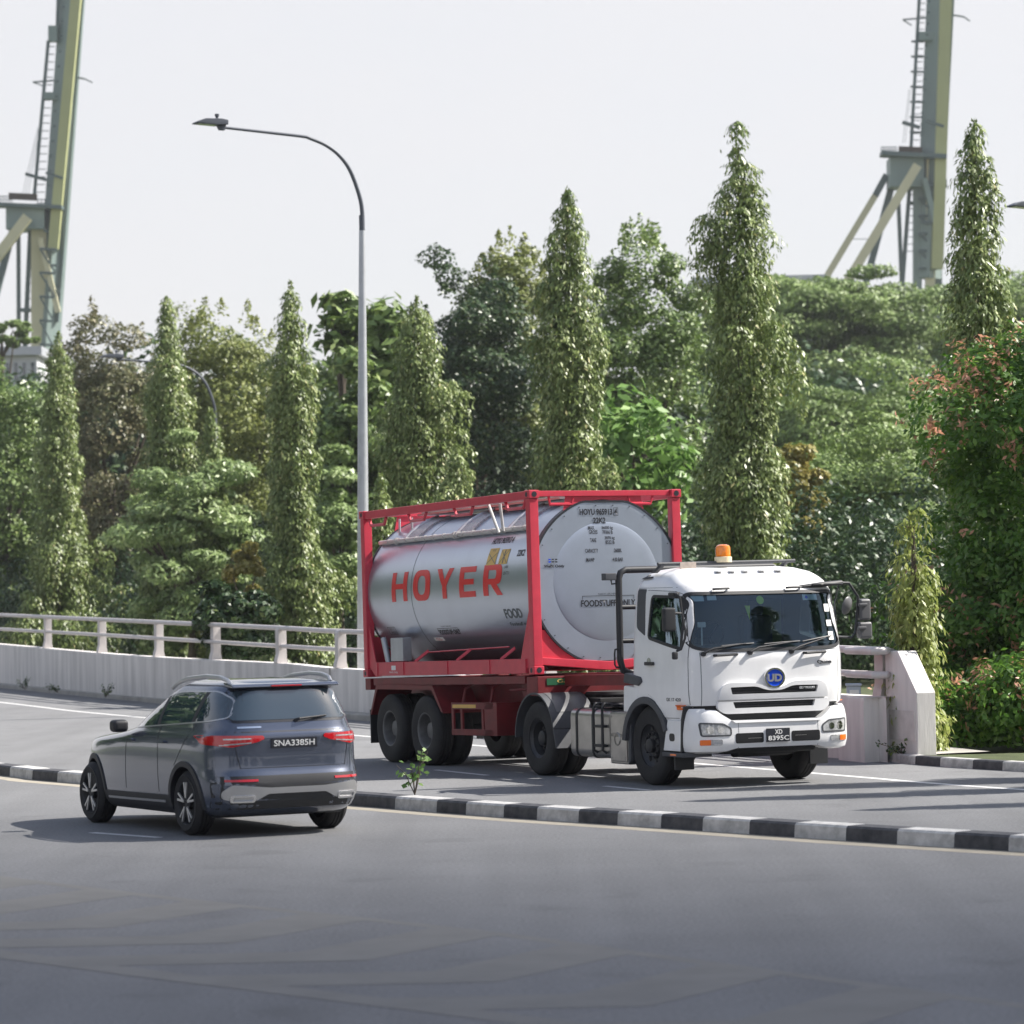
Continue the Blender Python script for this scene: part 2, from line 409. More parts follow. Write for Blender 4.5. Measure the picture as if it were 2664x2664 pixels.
M_['glass'] = glassmat('windscreen_glass', (0.55, 0.68, 0.74), 0.03)
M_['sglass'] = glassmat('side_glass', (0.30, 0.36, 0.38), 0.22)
M_['lens'] = mat('lamp_lens', (0.62, 0.63, 0.64), 0.08, 0.35, noise=0.45, nscale=22, coat=1)
M_['orange'] = mat('orange_lens', (0.9, 0.17, 0.01), 0.2, coat=0.8)
M_['amber'] = mat('amber_lens', (0.95, 0.26, 0.02), 0.15, coat=1, noise=0.25, nscale=20)
M_['cream'] = mat('beacon_base', (0.72, 0.62, 0.42), 0.5)
M_['chrome'] = mat('chrome', (0.8, 0.8, 0.8), 0.12, 1.0)
M_['blue'] = mat('emblem_blue', (0.005, 0.07, 0.62), 0.25)
M_['green'] = mat('plate_green', (0.01, 0.10, 0.04), 0.5)
M_['ivory'] = mat('paper', (0.78, 0.78, 0.76), 0.6)
M_['lime'] = mat('lime_sticker', (0.55, 0.75, 0.08), 0.5)
M_['carp'] = mat('car_paint', (0.098, 0.115, 0.158), 0.24, 0.6, coat=1.0)
M_['carg'] = mat('car_glass', (0.03, 0.05, 0.065), 0.04, 0.0, spec=1.0, coat=1.0)
M_['clad'] = mat('car_cladding', (0.022, 0.023, 0.026), 0.55)
M_['silver'] = mat('silver_trim', (0.52, 0.52, 0.52), 0.32, 0.7)
M_['tail'] = mat('tail_lamp_red', (0.5, 0.008, 0.015), 0.12, coat=1.0)
M_['bark'] = mat('bark', (0.13, 0.105, 0.08), 0.9, noise=0.5, nscale=6, bump=0.6, bscale=12)
M_['lampgrey'] = mat('lamp_grey', (0.075, 0.085, 0.105), 0.5, 0.1)  # backlit shade of arm and head is put into this grey
M_['cranelit'] = mat('crane_lit_olive', (0.42, 0.44, 0.21), 0.5, noise=0.15, nscale=0.2)  # sunlit tone of the boom's right face, put into the colour
M_['cranep'] = mat('crane_paint', (0.23, 0.30, 0.28), 0.5, noise=0.2, nscale=0.15)  # bluish shade of the boom's left face is mixed into this paint
M_['craneb'] = mat('crane_strut', (0.60, 0.57, 0.38), 0.5, noise=0.1, nscale=0.2)
M_['craned'] = mat('crane_dark', (0.10, 0.14, 0.14), 0.6)
M_['bld'] = mat('building_wall', (0.55, 0.56, 0.58), 0.7, noise=0.1, nscale=0.3)
M_['boxblue'] = mat('box_blue_white', (0.42, 0.47, 0.55), 0.6)

L_ = {}
L_['mast'] = leafmat('leaf_mast', [(0, (0.06, 0.105, 0.025)), (0.5, (0.20, 0.265, 0.07)), (0.9, (0.40, 0.45, 0.19)), (1, (0.55, 0.47, 0.22))], 0.42, 0.15)
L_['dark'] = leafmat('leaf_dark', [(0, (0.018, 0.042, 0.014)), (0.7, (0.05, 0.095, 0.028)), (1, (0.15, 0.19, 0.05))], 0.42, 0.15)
L_['olive'] = leafmat('leaf_olive', [(0, (0.08, 0.11, 0.025)), (0.6, (0.22, 0.26, 0.065)), (1, (0.40, 0.41, 0.13))], 0.48, 0.22)
L_['brown'] = leafmat('leaf_brown', [(0, (0.07, 0.09, 0.035)), (0.5, (0.17, 0.175, 0.08)), (1, (0.30, 0.25, 0.15))], 0.45, 0.2)
L_['grey'] = leafmat('leaf_grey', [(0, (0.05, 0.09, 0.025)), (0.6, (0.17, 0.255, 0.062)), (1, (0.36, 0.42, 0.17))], 0.45, 0.2)
L_['light'] = leafmat('leaf_light', [(0, (0.10, 0.16, 0.05)), (0.6, (0.29, 0.39, 0.15)), (1, (0.48, 0.55, 0.28))], 0.45, 0.28)
L_['bright'] = leafmat('leaf_bright', [(0, (0.081, 0.172, 0.034)), (0.6, (0.190, 0.328, 0.081)), (1, (0.345, 0.483, 0.184))], 0.5, 0.35)
L_['rain'] = leafmat('leaf_rain', [(0, (0.07, 0.115, 0.03)), (0.6, (0.20, 0.295, 0.07)), (1, (0.33, 0.40, 0.15))], 0.55, 0.2)
L_['hedge'] = leafmat('leaf_hedge', [(0, (0.04, 0.11, 0.014)), (0.6, (0.11, 0.235, 0.03)), (1, (0.21, 0.34, 0.055))], 0.42, 0.4)
L_['tip'] = leafmat('leaf_tip', [(0, (0.26, 0.17, 0.07)), (0.5, (0.60, 0.30, 0.19)), (1, (0.70, 0.38, 0.27))], 0.45, 0.4)
L_['gold'] = leafmat('leaf_gold', [(0, (0.135, 0.135, 0.027)), (0.6, (0.297, 0.270, 0.068)), (1, (0.513, 0.405, 0.135))], 0.45, 0.3)
L_['yg'] = leafmat('leaf_yg', [(0, (0.14, 0.18, 0.04)), (0.6, (0.34, 0.40, 0.11)), (1, (0.55, 0.56, 0.24))], 0.45, 0.42)

# ------------------------------------------------------------------ setting: ground, road, kerbs
def interp_line(pts, n_sub=6):
    """Catmull-Rom through 2-D/3-D points"""
    P = [np.array(p, float) for p in pts]; P = [2 * P[0] - P[1]] + P + [2 * P[-1] - P[-2]]; out = []
    for i in range(1, len(P) - 2):
        for k in range(n_sub):
            t = k / n_sub
            out.append(0.5 * (2 * P[i] + (P[i + 1] - P[i - 1]) * t + (2 * P[i - 1] - 5 * P[i] + 4 * P[i + 1] - P[i + 2]) * t * t + (3 * P[i] - P[i - 1] - 3 * P[i + 1] + P[i + 2]) * t**3))
    out.append(P[-2]); return np.array(out)
def normals2(line):
    d = np.gradient(line[:, :2], axis=0); d /= np.linalg.norm(d, axis=1)[:, None]
    return np.stack([-d[:, 1], d[:, 0]], 1)       # left of travel; lines run left-to-right in the photo, so this points away (+n)
def sweep(mb, line, prof, close_ends=True):
    N = normals2(line); n = len(line); V = []
    for i in range(n):
        V.append([mb.bm.verts.new((line[i, 0] + N[i, 0] * a, line[i, 1] + N[i, 1] * a, z)) for a, z in prof])
    for i in range(n - 1):
        for k in range(len(prof) - 1):
            f = mb.bm.faces.new((V[i][k], V[i + 1][k], V[i + 1][k + 1], V[i][k + 1])); f.material_index = mb.mi
    if close_ends:
        for r in (V[0], V[-1]):
            try: mb.bm.faces.new(r).material_index = mb.mi
            except Exception: pass
def strip(mb, line, wd, z):
    N = normals2(line)
    for i in range(len(line) - 1):
        a, b = line[i], line[i + 1]
        mb.quad((*(a[:2] - N[i] * wd / 2), z), (*(b[:2] - N[i + 1] * wd / 2), z), (*(b[:2] + N[i + 1] * wd / 2), z), (*(a[:2] + N[i] * wd / 2), z))

g = MB(); g.quad((-2500, -800, -0.04), (2500, -800, -0.04), (2500, 3500, -0.04), (-2500, 3500, -0.04))
tag(g.build('ground', M_['grass'], None, 0), kind='structure')

FK = [(-45, 187), (-30, 144.5), (-15.98, 104.45), (-9.94, 87.41), (-3.31, 70.14), (2.2, 57.4), (4.74, 51.3), (5.66, 48.0), (6.87, 45.5), (9.6, 41.0), (15, 34.5), (24, 26)]
fk = interp_line(FK, 8)
KER = [(-45, 128), (-28, 93), (-17, 68.5), (-12.2, 59.0), (-7.53, 49.98), (-6.58, 48.17), (-1.88, 40.95), (-0.19, 38.4), (1.53, 36.1), (3.29, 33.7), (4.64, 32.0), (7.5, 28.6), (12, 24), (22, 16)]
kk = interp_line(KER, 10)
r = MB(); near = kk[:, :2] - normals2(kk) * 15
V = [r.bm.verts.new((p[0], p[1], 0)) for p in fk] + [r.bm.verts.new((p[0], p[1], 0)) for p in near[::-1]]
r.bm.faces.new(V); bmesh.ops.triangulate(r.bm, faces=r.bm.faces[:])
tag(r.build('road', M_['asphalt'], None, 0), kind='structure')

def cut_line(line, s0, s1):
    seg = np.linalg.norm(np.diff(line[:, :2], axis=0), axis=1); S = np.concatenate([[0], np.cumsum(seg)])
    q = np.unique(np.concatenate([[s0], S[(S > s0) & (S < s1)], [s1]]))
    return np.stack([np.interp(q, S, line[:, k]) for k in range(line.shape[1])], 1)
def arc_of(line, p):
    seg = np.linalg.norm(np.diff(line[:, :2], axis=0), axis=1); S = np.concatenate([[0], np.cumsum(seg)])
    best = None
    for i in range(len(line) - 1):
        a = line[i, :2]; d = line[i + 1, :2] - a; t = np.clip(((np.array(p) - a) @ d) / (d @ d), 0, 1); e = np.linalg.norm(a + d * t - p)
        if best is None or e < best[0]: best = (e, S[i] + t * seg[i])
    return best[1]
def total(line): return np.linalg.norm(np.diff(line[:, :2], axis=0), axis=1).sum()

# median kerb, painted black and white
bounds = [(-1.88, 40.95), (-1.48, 40.33), (-1.02, 39.5), (-0.65, 38.98), (-0.19, 38.36), (0.2, 37.85), (0.66, 37.25), (1.08, 36.71), (1.53, 36.12), (1.94, 35.55), (2.41, 34.95), (2.84, 34.38), (3.29, 33.75), (3.74, 33.17), (4.2, 32.55), (4.64, 32.0)]
arcs = [arc_of(kk, p) for p in bounds]; st = [(arcs[i], arcs[i + 1], 1 - i % 2) for i in range(len(arcs) - 1)]   # 1 = black
s = arcs[-1]; c = 0
while s < total(kk) - 2: st.append((s, s + 0.72, c)); s += 0.72; c = 1 - c
aL = [arc_of(kk, p) for p in [(-7.53, 49.98), (-7.01, 48.95), (-6.58, 48.17), (-6.16, 47.33)]]
st += [(aL[0], aL[1], 0), (aL[1], aL[2], 1), (aL[2], aL[3], 0)]
k = 9; w_ = (arcs[0] - aL[3]) / k
for i in range(k): st.append((aL[3] + i * w_, aL[3] + (i + 1) * w_, 1 - i % 2))
s = aL[0]; c = 1
while s > 30: st.append((s - 0.95, s, c)); s -= 0.95; c = 1 - c
kb = MB()
for s0, s1, c in st:
    kb.mi = c; sweep(kb, cut_line(kk, s0, s1), [(0.0, -0.01), (0.012, 0.13), (0.035, 0.152), (0.27, 0.156), (0.295, 0.13), (0.305, -0.01)], False)
tag(kb.build('median_kerb', [M_['kerbw'], M_['kerbb']], None, 30), kind='structure')
gt = MB(); sweep(gt, kk - np.pad(normals2(kk), ((0, 0), (0, kk.shape[1] - 2))) * 0.36, [(0, 0.0015), (0.36, 0.003)], False)
tag(gt.build('gutter', M_['sand'], None, 0), kind='structure')

# far kerb: plain concrete with painted length at the right, footway behind it
kp = arc_of(fk, (5.29, 49.39)); kq = MB(); kq.mi = 0
prof = [(0.0, -0.01), (0.01, 0.11), (0.03, 0.128), (0.16, 0.13)]
kq.mi = 2; sweep(kq, cut_line(fk, 0, kp), prof, False)
bb = [arc_of(fk, ground(x, y)[:2]) for x, y in [(2286, 1978), (2380, 1989), (2452, 1994), (2550, 1999), (2637, 2003)]]
s = bb[0]; c = 0
for i in range(4): kq.mi = c; sweep(kq, cut_line(fk, bb[i], bb[i + 1]), prof, False); c = 1 - c
s = bb[-1]
while s < total(fk) - 2: kq.mi = c; sweep(kq, cut_line(fk, s, s + 0.8), prof, False); s += 0.8; c = 1 - c
tag(kq.build('roadside_kerb', [M_['kerbw'], M_['kerbb'], M_['pave']], None, 30), kind='structure')
fp = MB(); sweep(fp, cut_line(fk, 0, kp + 1.2), [(0.155, 0.124), (1.3, 0.134), (1.6, -0.05)], False)
tag(fp.build('footway', M_['pave'], None, 0), kind='structure')

vg = MB(); sweep(vg, cut_line(fk, kp + 1.2, total(fk) - 0.1), [(0.15, 0.126), (0.5, 0.11), (7.0, 0.02)], False)
tag(vg.build('verge', M_['grass'], None, 0), kind='structure')
mk = MB()
edge = interp_line([(-30, 134), (-13.61, 88.92), (-9.7, 78.13), (-2.6, 61.5), (4.09, 46.24), (5.07, 43.9), (6.22, 41.61), (9, 37)], 6)
strip(mk, edge, 0.15, 0.0015)
for a, b in (((-1.2, 49.32), (-0.43, 47.53)), ((1.14, 44.26), (1.69, 43.1)), ((-4.73, 37.34), (-3.87, 36.32)), ((-3.6, 54.6), (-2.7, 52.6)), ((-6.2, 60.3), (-5.3, 58.2))):
    strip(mk, np.array([a, b]), 0.11, 0.0015)
tag(mk.build('lane_marking', M_['paintw'], None, 0), kind='structure')
hm = MB()
HT = interp_line([(-7.5, 35.4), (-4.84, 31.44), (-2.84, 28.64), (-1.07, 26.39), (-0.07, 25.05), (0.9, 23.5), (3.01, 20.2), (5, 17)], 6)
HB = interp_line([(-9, 31.5), (-6.2, 27.6), (-3.78, 24.5), (-2.46, 22.89), (-1.49, 21.79), (-0.06, 20.13), (2, 17.6)], 6)
strip(hm, HT, 0.16, 0.001); strip(hm, HB, 0.3, 0.0024)
x = arc_of(HT, (-3.84, 29.95)) - 3 * 1.74
for i in range(11):
    p = cut_line(HT, x + i * 1.74, x + i * 1.74 + 0.85)
    a, b = p[0, :2], p[-1, :2]; v = np.array([-0.95, -1.6]); A = a + v; B = b + v
    hm.quad((*a, 0.0015), (*b, 0.0015), (*B, 0.0015), (*A, 0.0015))
    def hit(q):       # along -x until the lower line
        t = 0
        while t < 9:
            yb = np.interp(q[0] - t, HB[:, 0], HB[:, 1])
            if q[1] >= yb and t > 0 and q[0] - t < -9: break
            if abs(q[1] - yb) < 0.06: break
            t += 0.05
        return q + np.array([-t, 0.0])
    hm.quad((*A, 0.002), (*B, 0.002), (*hit(B), 0.002), (*hit(A), 0.002))
tag(hm.build('gore_marking', M_['painty'], None, 0), kind='structure')

# ------------------------------------------------------------------ parapet wall, railing, end block
wpx = [(0, 1776, 1676, 1600, 1637), (340, 1810, 1705, 1616, 1657), (716, None, 1725, 1634, 1681), (930, 1852, 1742, 1645, 1693), (2150, 1948, 1806, 1688, 1750), (2224, None, 1810, 1692, 1753), (2303, 1956, 1815, 1697, 1758)]
base = [np.array(ground(a, b, 0.13)) for a, b, *_ in wpx if b]
def on_wall(px):
    d = ray(px, 1750); t_ = d.x / d.y
    for i in range(len(base) - 1):
        a, b = base[i], base[i + 1]
        t = (t_ * a[1] - a[0]) / ((b[0] - a[0]) - t_ * (b[1] - a[1]))
        if -0.001 <= t <= 1.001 or (i == len(base) - 2): return a + (b - a) * t
WL = []
for px, _, yt, y1, y2 in wpx:
    p = on_wall(px); WL.append([p[0], p[1]] + [at(px, y, p[1]).z for y in (yt, y1, y2)])
WL = np.array(WL); ext = WL[0] + (WL[0] - WL[1]) * 1.6
WLn = np.vstack([ext, WL]); wl = interp_line(WLn, 8)
pw = empty('parapet_wall', (*WL[3, :2], 0))
tag(pw, 'long low stained concrete parapet wall along the far edge of the road', 'wall')
mb = MB(); N = normals2(wl)
W0 = pw.location
rows = []
for i in range(len(wl)):
    p = wl[i]; f = lambda a, z: Vector((p[0] + N[i, 0] * a, p[1] + N[i, 1] * a, z)) - W0
    rows.append([mb.bm.verts.new(f(a, z)) for a, z in ((0, 0.0), (0.0, p[2] - 0.05), (0.02, p[2]), (0.28, p[2]), (0.3, p[2] - 0.05), (0.3, 0.0))])
for A, B in zip(rows, rows[1:]):
    for k in range(5): mb.bm.faces.new((A[k], B[k], B[k + 1], A[k + 1]))
mb.bm.faces.new(rows[0]); mb.bm.faces.new(rows[-1][::-1])
bmesh.ops.recalc_face_normals(mb.bm, faces=mb.bm.faces[:])
mb.build('wall', M_['conc'], pw, 30)
# narrow joints and an inset panel in the wall
jn = MB()
for px in (196, 560, 860):
    p = on_wall(px); zt = np.interp(px, [q[0] for q in wpx], WL[:, 2])
    jn.box(p[0] - 0.03 - W0.x, p[0] + 0.0 - W0.x, p[1] - 0.012 - W0.y, p[1] + 0.02 - W0.y, 0.14, zt - 0.01)
jn.build('joint', mat('joint_dark', (0.28, 0.26, 0.24), 0.9), pw, 0)

gr = empty('guard_rail', (*WL[3, :2], 0)); G0 = gr.location
tag(gr, 'two horizontal metal rails on posts along the top of the parapet wall', 'railing')
for j, (rr_, nm) in enumerate(((0.056, 'top_rail'), (0.05, 'middle_rail'))):
    mb = MB(); L3 = [Vector((p[0] + N[i, 0] * 0.13, p[1] + N[i, 1] * 0.13, p[3 + j])) - G0 for i, p in enumerate(wl)]
    mb.tube(L3, rr_, 10); mb.build(nm, M_['rail'], gr)
pxs = [113, 253, 400, 547, 716, 870, 1035, 1215, 1410, 1610, 1820, 2045, 2278]
for px in [-40] + pxs:
    p = on_wall(px); zt, z1, z2 = [np.interp(px, [q[0] for q in wpx], WL[:, k]) for k in (2, 3, 4)]
    i = int(np.argmin(np.linalg.norm(wl[:, :2] - p[:2], axis=1))); nn = N[i]; ang = atan2(-nn[0], nn[1])
    M = Matrix.Translation(Vector((p[0] + nn[0] * 0.15, p[1] + nn[1] * 0.15, 0)) - G0) @ Matrix.Rotation(ang, 4, 'Z')
    q = MB(); t = bmesh.new()
    # tapered post with a flared foot, in the plane across the wall
    prof = [(-0.15, zt - 0.005), (0.13, zt - 0.005), (0.1, zt + 0.12), (0.1, z1 - 0.02), (0.06, z1 + 0.02), (-0.06, z1 + 0.02), (-0.1, z1 - 0.04), (-0.1, zt + 0.2), (-0.13, zt + 0.1)]
    q.prism(prof, lambda u, v, tt: M @ Vector((tt, u, v)), -0.11, 0.11, 0.012)
    q.build('post', M_['rail'], gr)

eb = empty('parapet_end_block', (*WL[-1, :2], 0)); E0 = eb.location
tag(eb, 'concrete end block with sloped top finishing the parapet beside the hedge', 'wall')
p0 = np.array(on_wall(2303)); p1 = np.array(ground(2388, 1963, 0.13)); d = p1[:2] - p0[:2]; ln = np.linalg.norm(d); d /= ln; nn = np.array([-d[1], d[0]])
zA = at(2303, 1693, p0[1]).z; zB = at(2388, 1802, p1[1]).z
mb = MB(); mb.prism([(0, 0), (ln, 0), (ln, zB), (ln * 0.42, zA), (0, zA)], lambda u, v, t: Vector((p0[0] + d[0] * u + nn[0] * t, p0[1] + d[1] * u + nn[1] * t, v)) - E0, 0.0, 0.30, 0.015)
mb.build('block', M_['conc'], eb, 30)
mb = MB(); mb.prism(rect(ln * 0.1, ln * 0.94, 0.32, 0.75), lambda u, v, t: Vector((p0[0] + d[0] * u + nn[0] * t, p0[1] + d[1] * u + nn[1] * t, v)) - E0, -0.012, 0.02, 0.004)
mb.build('inset_panel', mat('panel_concrete', (0.72, 0.68, 0.65), 0.85, noise=0.3, nscale=2.5), eb, 30)

# ------------------------------------------------------------------ street lamps
def lamp_proto(px0, Y0, label, grp):
    base = at(px0, 1700, Y0); X0 = base.x
    def P(px, py):
        Xd = (px - px0) / FPX * Y0; y = Y0 + Xd * 0.45
        return at(px, py, y) - Vector((X0, Y0, 0))
    o = empty('street_lamp', (X0, Y0, 0)); tag(o, label, 'street lamp', grp)
    top = P(942, 600)
    mb = MB(); mb.tube([Vector((0, 0, -0.3)), Vector((0, 0, 1.2)), Vector((top.x * 0.5, top.y * 0.5, 6)), top], [0.145, 0.14, 0.115, 0.072], 16); mb.build('pole', M_['galv'], o)
    crv = interp_line([P(942, 604), P(942, 549), P(934, 506), P(911, 444), P(883, 405), P(848, 378), P(806, 360), P(787, 355), P(700, 345), P(575, 331)], 5)
    mb = MB(); mb.tube([Vector(p) for p in crv], list(np.linspace(0.052, 0.032, len(crv))), 12); mb.tube([top - Vector((0, 0, 0.05)), top + Vector((0, 0, 0.35))], 0.066, 14); mb.build('arm', M_['lampgrey'], o)
    a = P(588, 321); b = P(505, 317); mid = (a + b) / 2; dx = (b - a); ln = dx.length; dx.normalize()
    up = Vector((0, 0, 1)); sy = dx.cross(up).normalized(); up = sy.cross(dx).normalized()
    F = lambda u, v, t: a + dx * u + up * v + sy * t
    h = MB()
    for hw, k in ((0.17, 1),): h.prism([(0, -0.045), (ln * 0.34, -0.06), (ln, -0.035), (ln * 0.97, 0.0), (ln * 0.7, 0.075), (ln * 0.2, 0.085), (0, 0.06)], F, -hw, hw, 0.015)
    h.build('lamp_head', M_['lampgrey'], o)
    h = MB(); h.prism([(ln * 0.05, -0.16), (ln * 0.22, -0.16), (ln * 0.3, -0.05), (ln * 0.02, -0.045)], F, -0.05, 0.05, 0.008); h.build('bracket', M_['lampgrey'], o)
    h = MB(); c = F(ln * 0.28, 0.08, 0); h.lathe([(0, 0), (0.03, 0), (0.03, 0.06), (0.05, 0.065), (0.05, 0.12), (0, 0.13)], c, 'Z', 14); h.build('photocell', M_['lampgrey'], o)
    h = MB(); h.prism([(ln * 0.36, -0.064), (ln * 0.9, -0.046), (ln * 0.9, -0.04), (ln * 0.36, -0.055)], F, -0.12, 0.12); h.build('diffuser', M_['lens'], o)
    return o
def copy_tree(o, parent=None):
    c = o.copy(); COL.objects.link(c)
    if parent: c.parent = parent
    for ch in list(o.children): copy_tree(ch, c)
    return c
LG = 'street lamps along the road'
lamp = lamp_proto(945, 76.5, 'tall curved grey street lamp standing behind the tank container', LG)
l2 = copy_tree(lamp); l2['label'] = 'distant pale street lamp half hidden among the trees, its head beside the left crane'
q = at(199, 914, 104); h1 = at(505, 318, 76.5)
l2.scale = (0.93, 0.93, 0.93); l2.scale = (1.08,) * 3; l2.location = Vector((at(545, 1000, 123).x, 123, 0)); l2.location.z = at(199, 914, 122).z - h1.z * 1.08
l3 = copy_tree(lamp); l3['label'] = 'street lamp cut off at the right edge, only its head showing by the tall tree'
dq = at(2634, 551, 76.5) - h1; l3.location = lamp.location + Vector((dq.x - 0.48, 0, dq.z + 0.2))

# ------------------------------------------------------------------ harbour cranes (raised booms far behind the trees)
def crane(label, P, spec, Y=330, anchor=(0, 0)):
    b0 = P(*anchor, 0); b0.z = 0
    o = empty('harbour_crane', b0); tag(o, label, 'crane', 'harbour cranes behind the trees')
    s_ = Y / FPX
    def beam(name, a, b, wpx, m, dep=0.0, yaw=0.0, hpx=None):
        mb = MB(); mb.beam(P(*a, dep) - b0, P(*b, dep) - b0, wpx * s_, (hpx or wpx) * s_, (0, 1, 0), 0.0, yaw); return mb.build(name, m, o, 0)
    for it in spec['beams']: beam(*it)
    m_ = MB()
    for (a, b, n, wd, dep) in spec['rungs']:
        pass
    for nm, items, m in spec['multi']:
        mb = MB()
        for (a, b, wpx, dep) in items: mb.beam(P(*a, dep) - b0, P(*b, dep) - b0, wpx * s_, wpx * s_, (0, 1, 0))
        mb.build(nm, m, o, 0)
    return o
def lerp(a, b, t): return (a[0] + (b[0] - a[0]) * t, a[1] + (b[1] - a[1]) * t)
cp, cs, cdk, co2 = M_['cranep'], M_['craneb'], M_['craned'], M_['cranelit']
def PR(a, b, dep=0.0): return at(2100 + a * .4141, b * .4141, 330 + dep)
def PL(a, b, dep=0.0): return at(a * .5176, b * .5176, 330 + dep)
rung = lambda A, B, C, D, n, w: [(lerp(A, B, (i + .5) / n), lerp(C, D, (i + .5) / n), w, 0.0) for i in range(n)]
hand = lambda x0, x1, y, n: [((x0 + (x1 - x0) * i / n, y), (x0 + (x1 - x0) * i / n, y - 38), 2, 0.0) for i in range(n + 1)] + [((x0, y - 38), (x1, y - 38), 2, 0.0), ((x0, y - 20), (x1, y - 20), 1.6, 0.0)]
spR = dict(rungs=[], beams=[
    ('boom', (842, -160), (758, 1750), 50, cp, 0.0, pi / 4), ('boom_rail', (921, -160), (853, 1150), 9, cdk, -0.6), ('boom_lit_face', (874, -160), (814, 1690), 30, co2, -1.3),  # olive strip along the boom paints in its sunlit right face
    ('tie_column', (712, -160), (652, 930), 8, cdk, -0.5), ('bracket', (700, 228), (800, 232), 22, cp, -0.4), ('block', (615, 1000), (615, 1185), 88, cp, 0.3),
    ('platform', (462, 968), (868, 990), 11, cdk, -1.2, 0.0, 60), ('platform', (720, 1160), (880, 1172), 7, cdk, -1.4), ('platform', (715, 1395), (862, 1400), 6, cdk, -1.4),
    ('machinery', (575, 938), (720, 944), 15, M_['brown_m'] if 'brown_m' in M_ else M_['bark'], -0.8), ('strut', (692, 1040), (240, 1790), 23, cs, -3.0), ('strut', (425, 1232), (90, 1790), 17, cs, 1.0), ('strut', (498, 1100), (428, 1228), 17, cdk, 1.0),
    ('leg', (535, 1150), (365, 1790), 17, cdk, 1.5), ('leg', (642, 1190), (598, 1790), 10, cdk, 0.5), ('leg', (572, 1240), (594, 1790), 10, cdk, 0.6), ('leg', (692, 1170), (688, 6000), 22, cp, 0.0), ('leg', (775, 1000), (752, 6000), 24, cs, -0.4), ('leg', (822, 1150), (810, 6000), 20, cdk, 0.4),
    ('brace', (735, 1120), (842, 1545), 14, cp, -1.6), ('cross_beam', (640, 1278), (690, 1278), 8, cdk, 0.0), ('walkway', (598, 768), (708, 802), 9, cdk, -0.8), ('walkway', (745, 758), (856, 795), 7, cdk, -1.8)],
    multi=[('ladder', rung((712, 0), (655, 900), (742, 0), (705, 900), 22, 2.0), cdk), ('outrigger', [((600, 124), (745, 112), 4, -0.5), ((600, 124), (656, 160), 3, -0.5), ((912, 94), (985, 106), 4, -0.5), ((985, 106), (1022, 133), 3, -0.5)], cdk),
           ('handrail', hand(465, 560, 962, 6) + hand(735, 866, 985, 7) + hand(730, 875, 1165, 7), cdk), ('stair', rung((645, 1200), (612, 1600), (690, 1200), (690, 1600), 9, 1.8), cdk), ('cross_member', [((655 - i * 2, 260 + i * 95), (735 - i * 3, 262 + i * 95), 5, -0.3) for i in range(7)] + [((700, 1245 + i * 110), (815, 1250 + i * 110), 6, -0.9) for i in range(5)] + [((700, 1245 + i * 110), (815, 1360 + i * 110), 4, -0.9) for i in range(4)], cdk), ('catwalk_post', [((760 - i * 4, -60 + i * 70), (776 - i * 4, -62 + i * 70), 5, -1.9) for i in range(14)], cdk), ('cable', [((285, 1502), (396, 1502), 1.6, -1), ((600, 900), (640, 560), 1.0, -1), ((615, 900), (650, 560), 1.0, -1)], cdk)])
crane('green harbour crane with raised boom rising behind the forest at the right', PR, spR, anchor=(760, 1700))
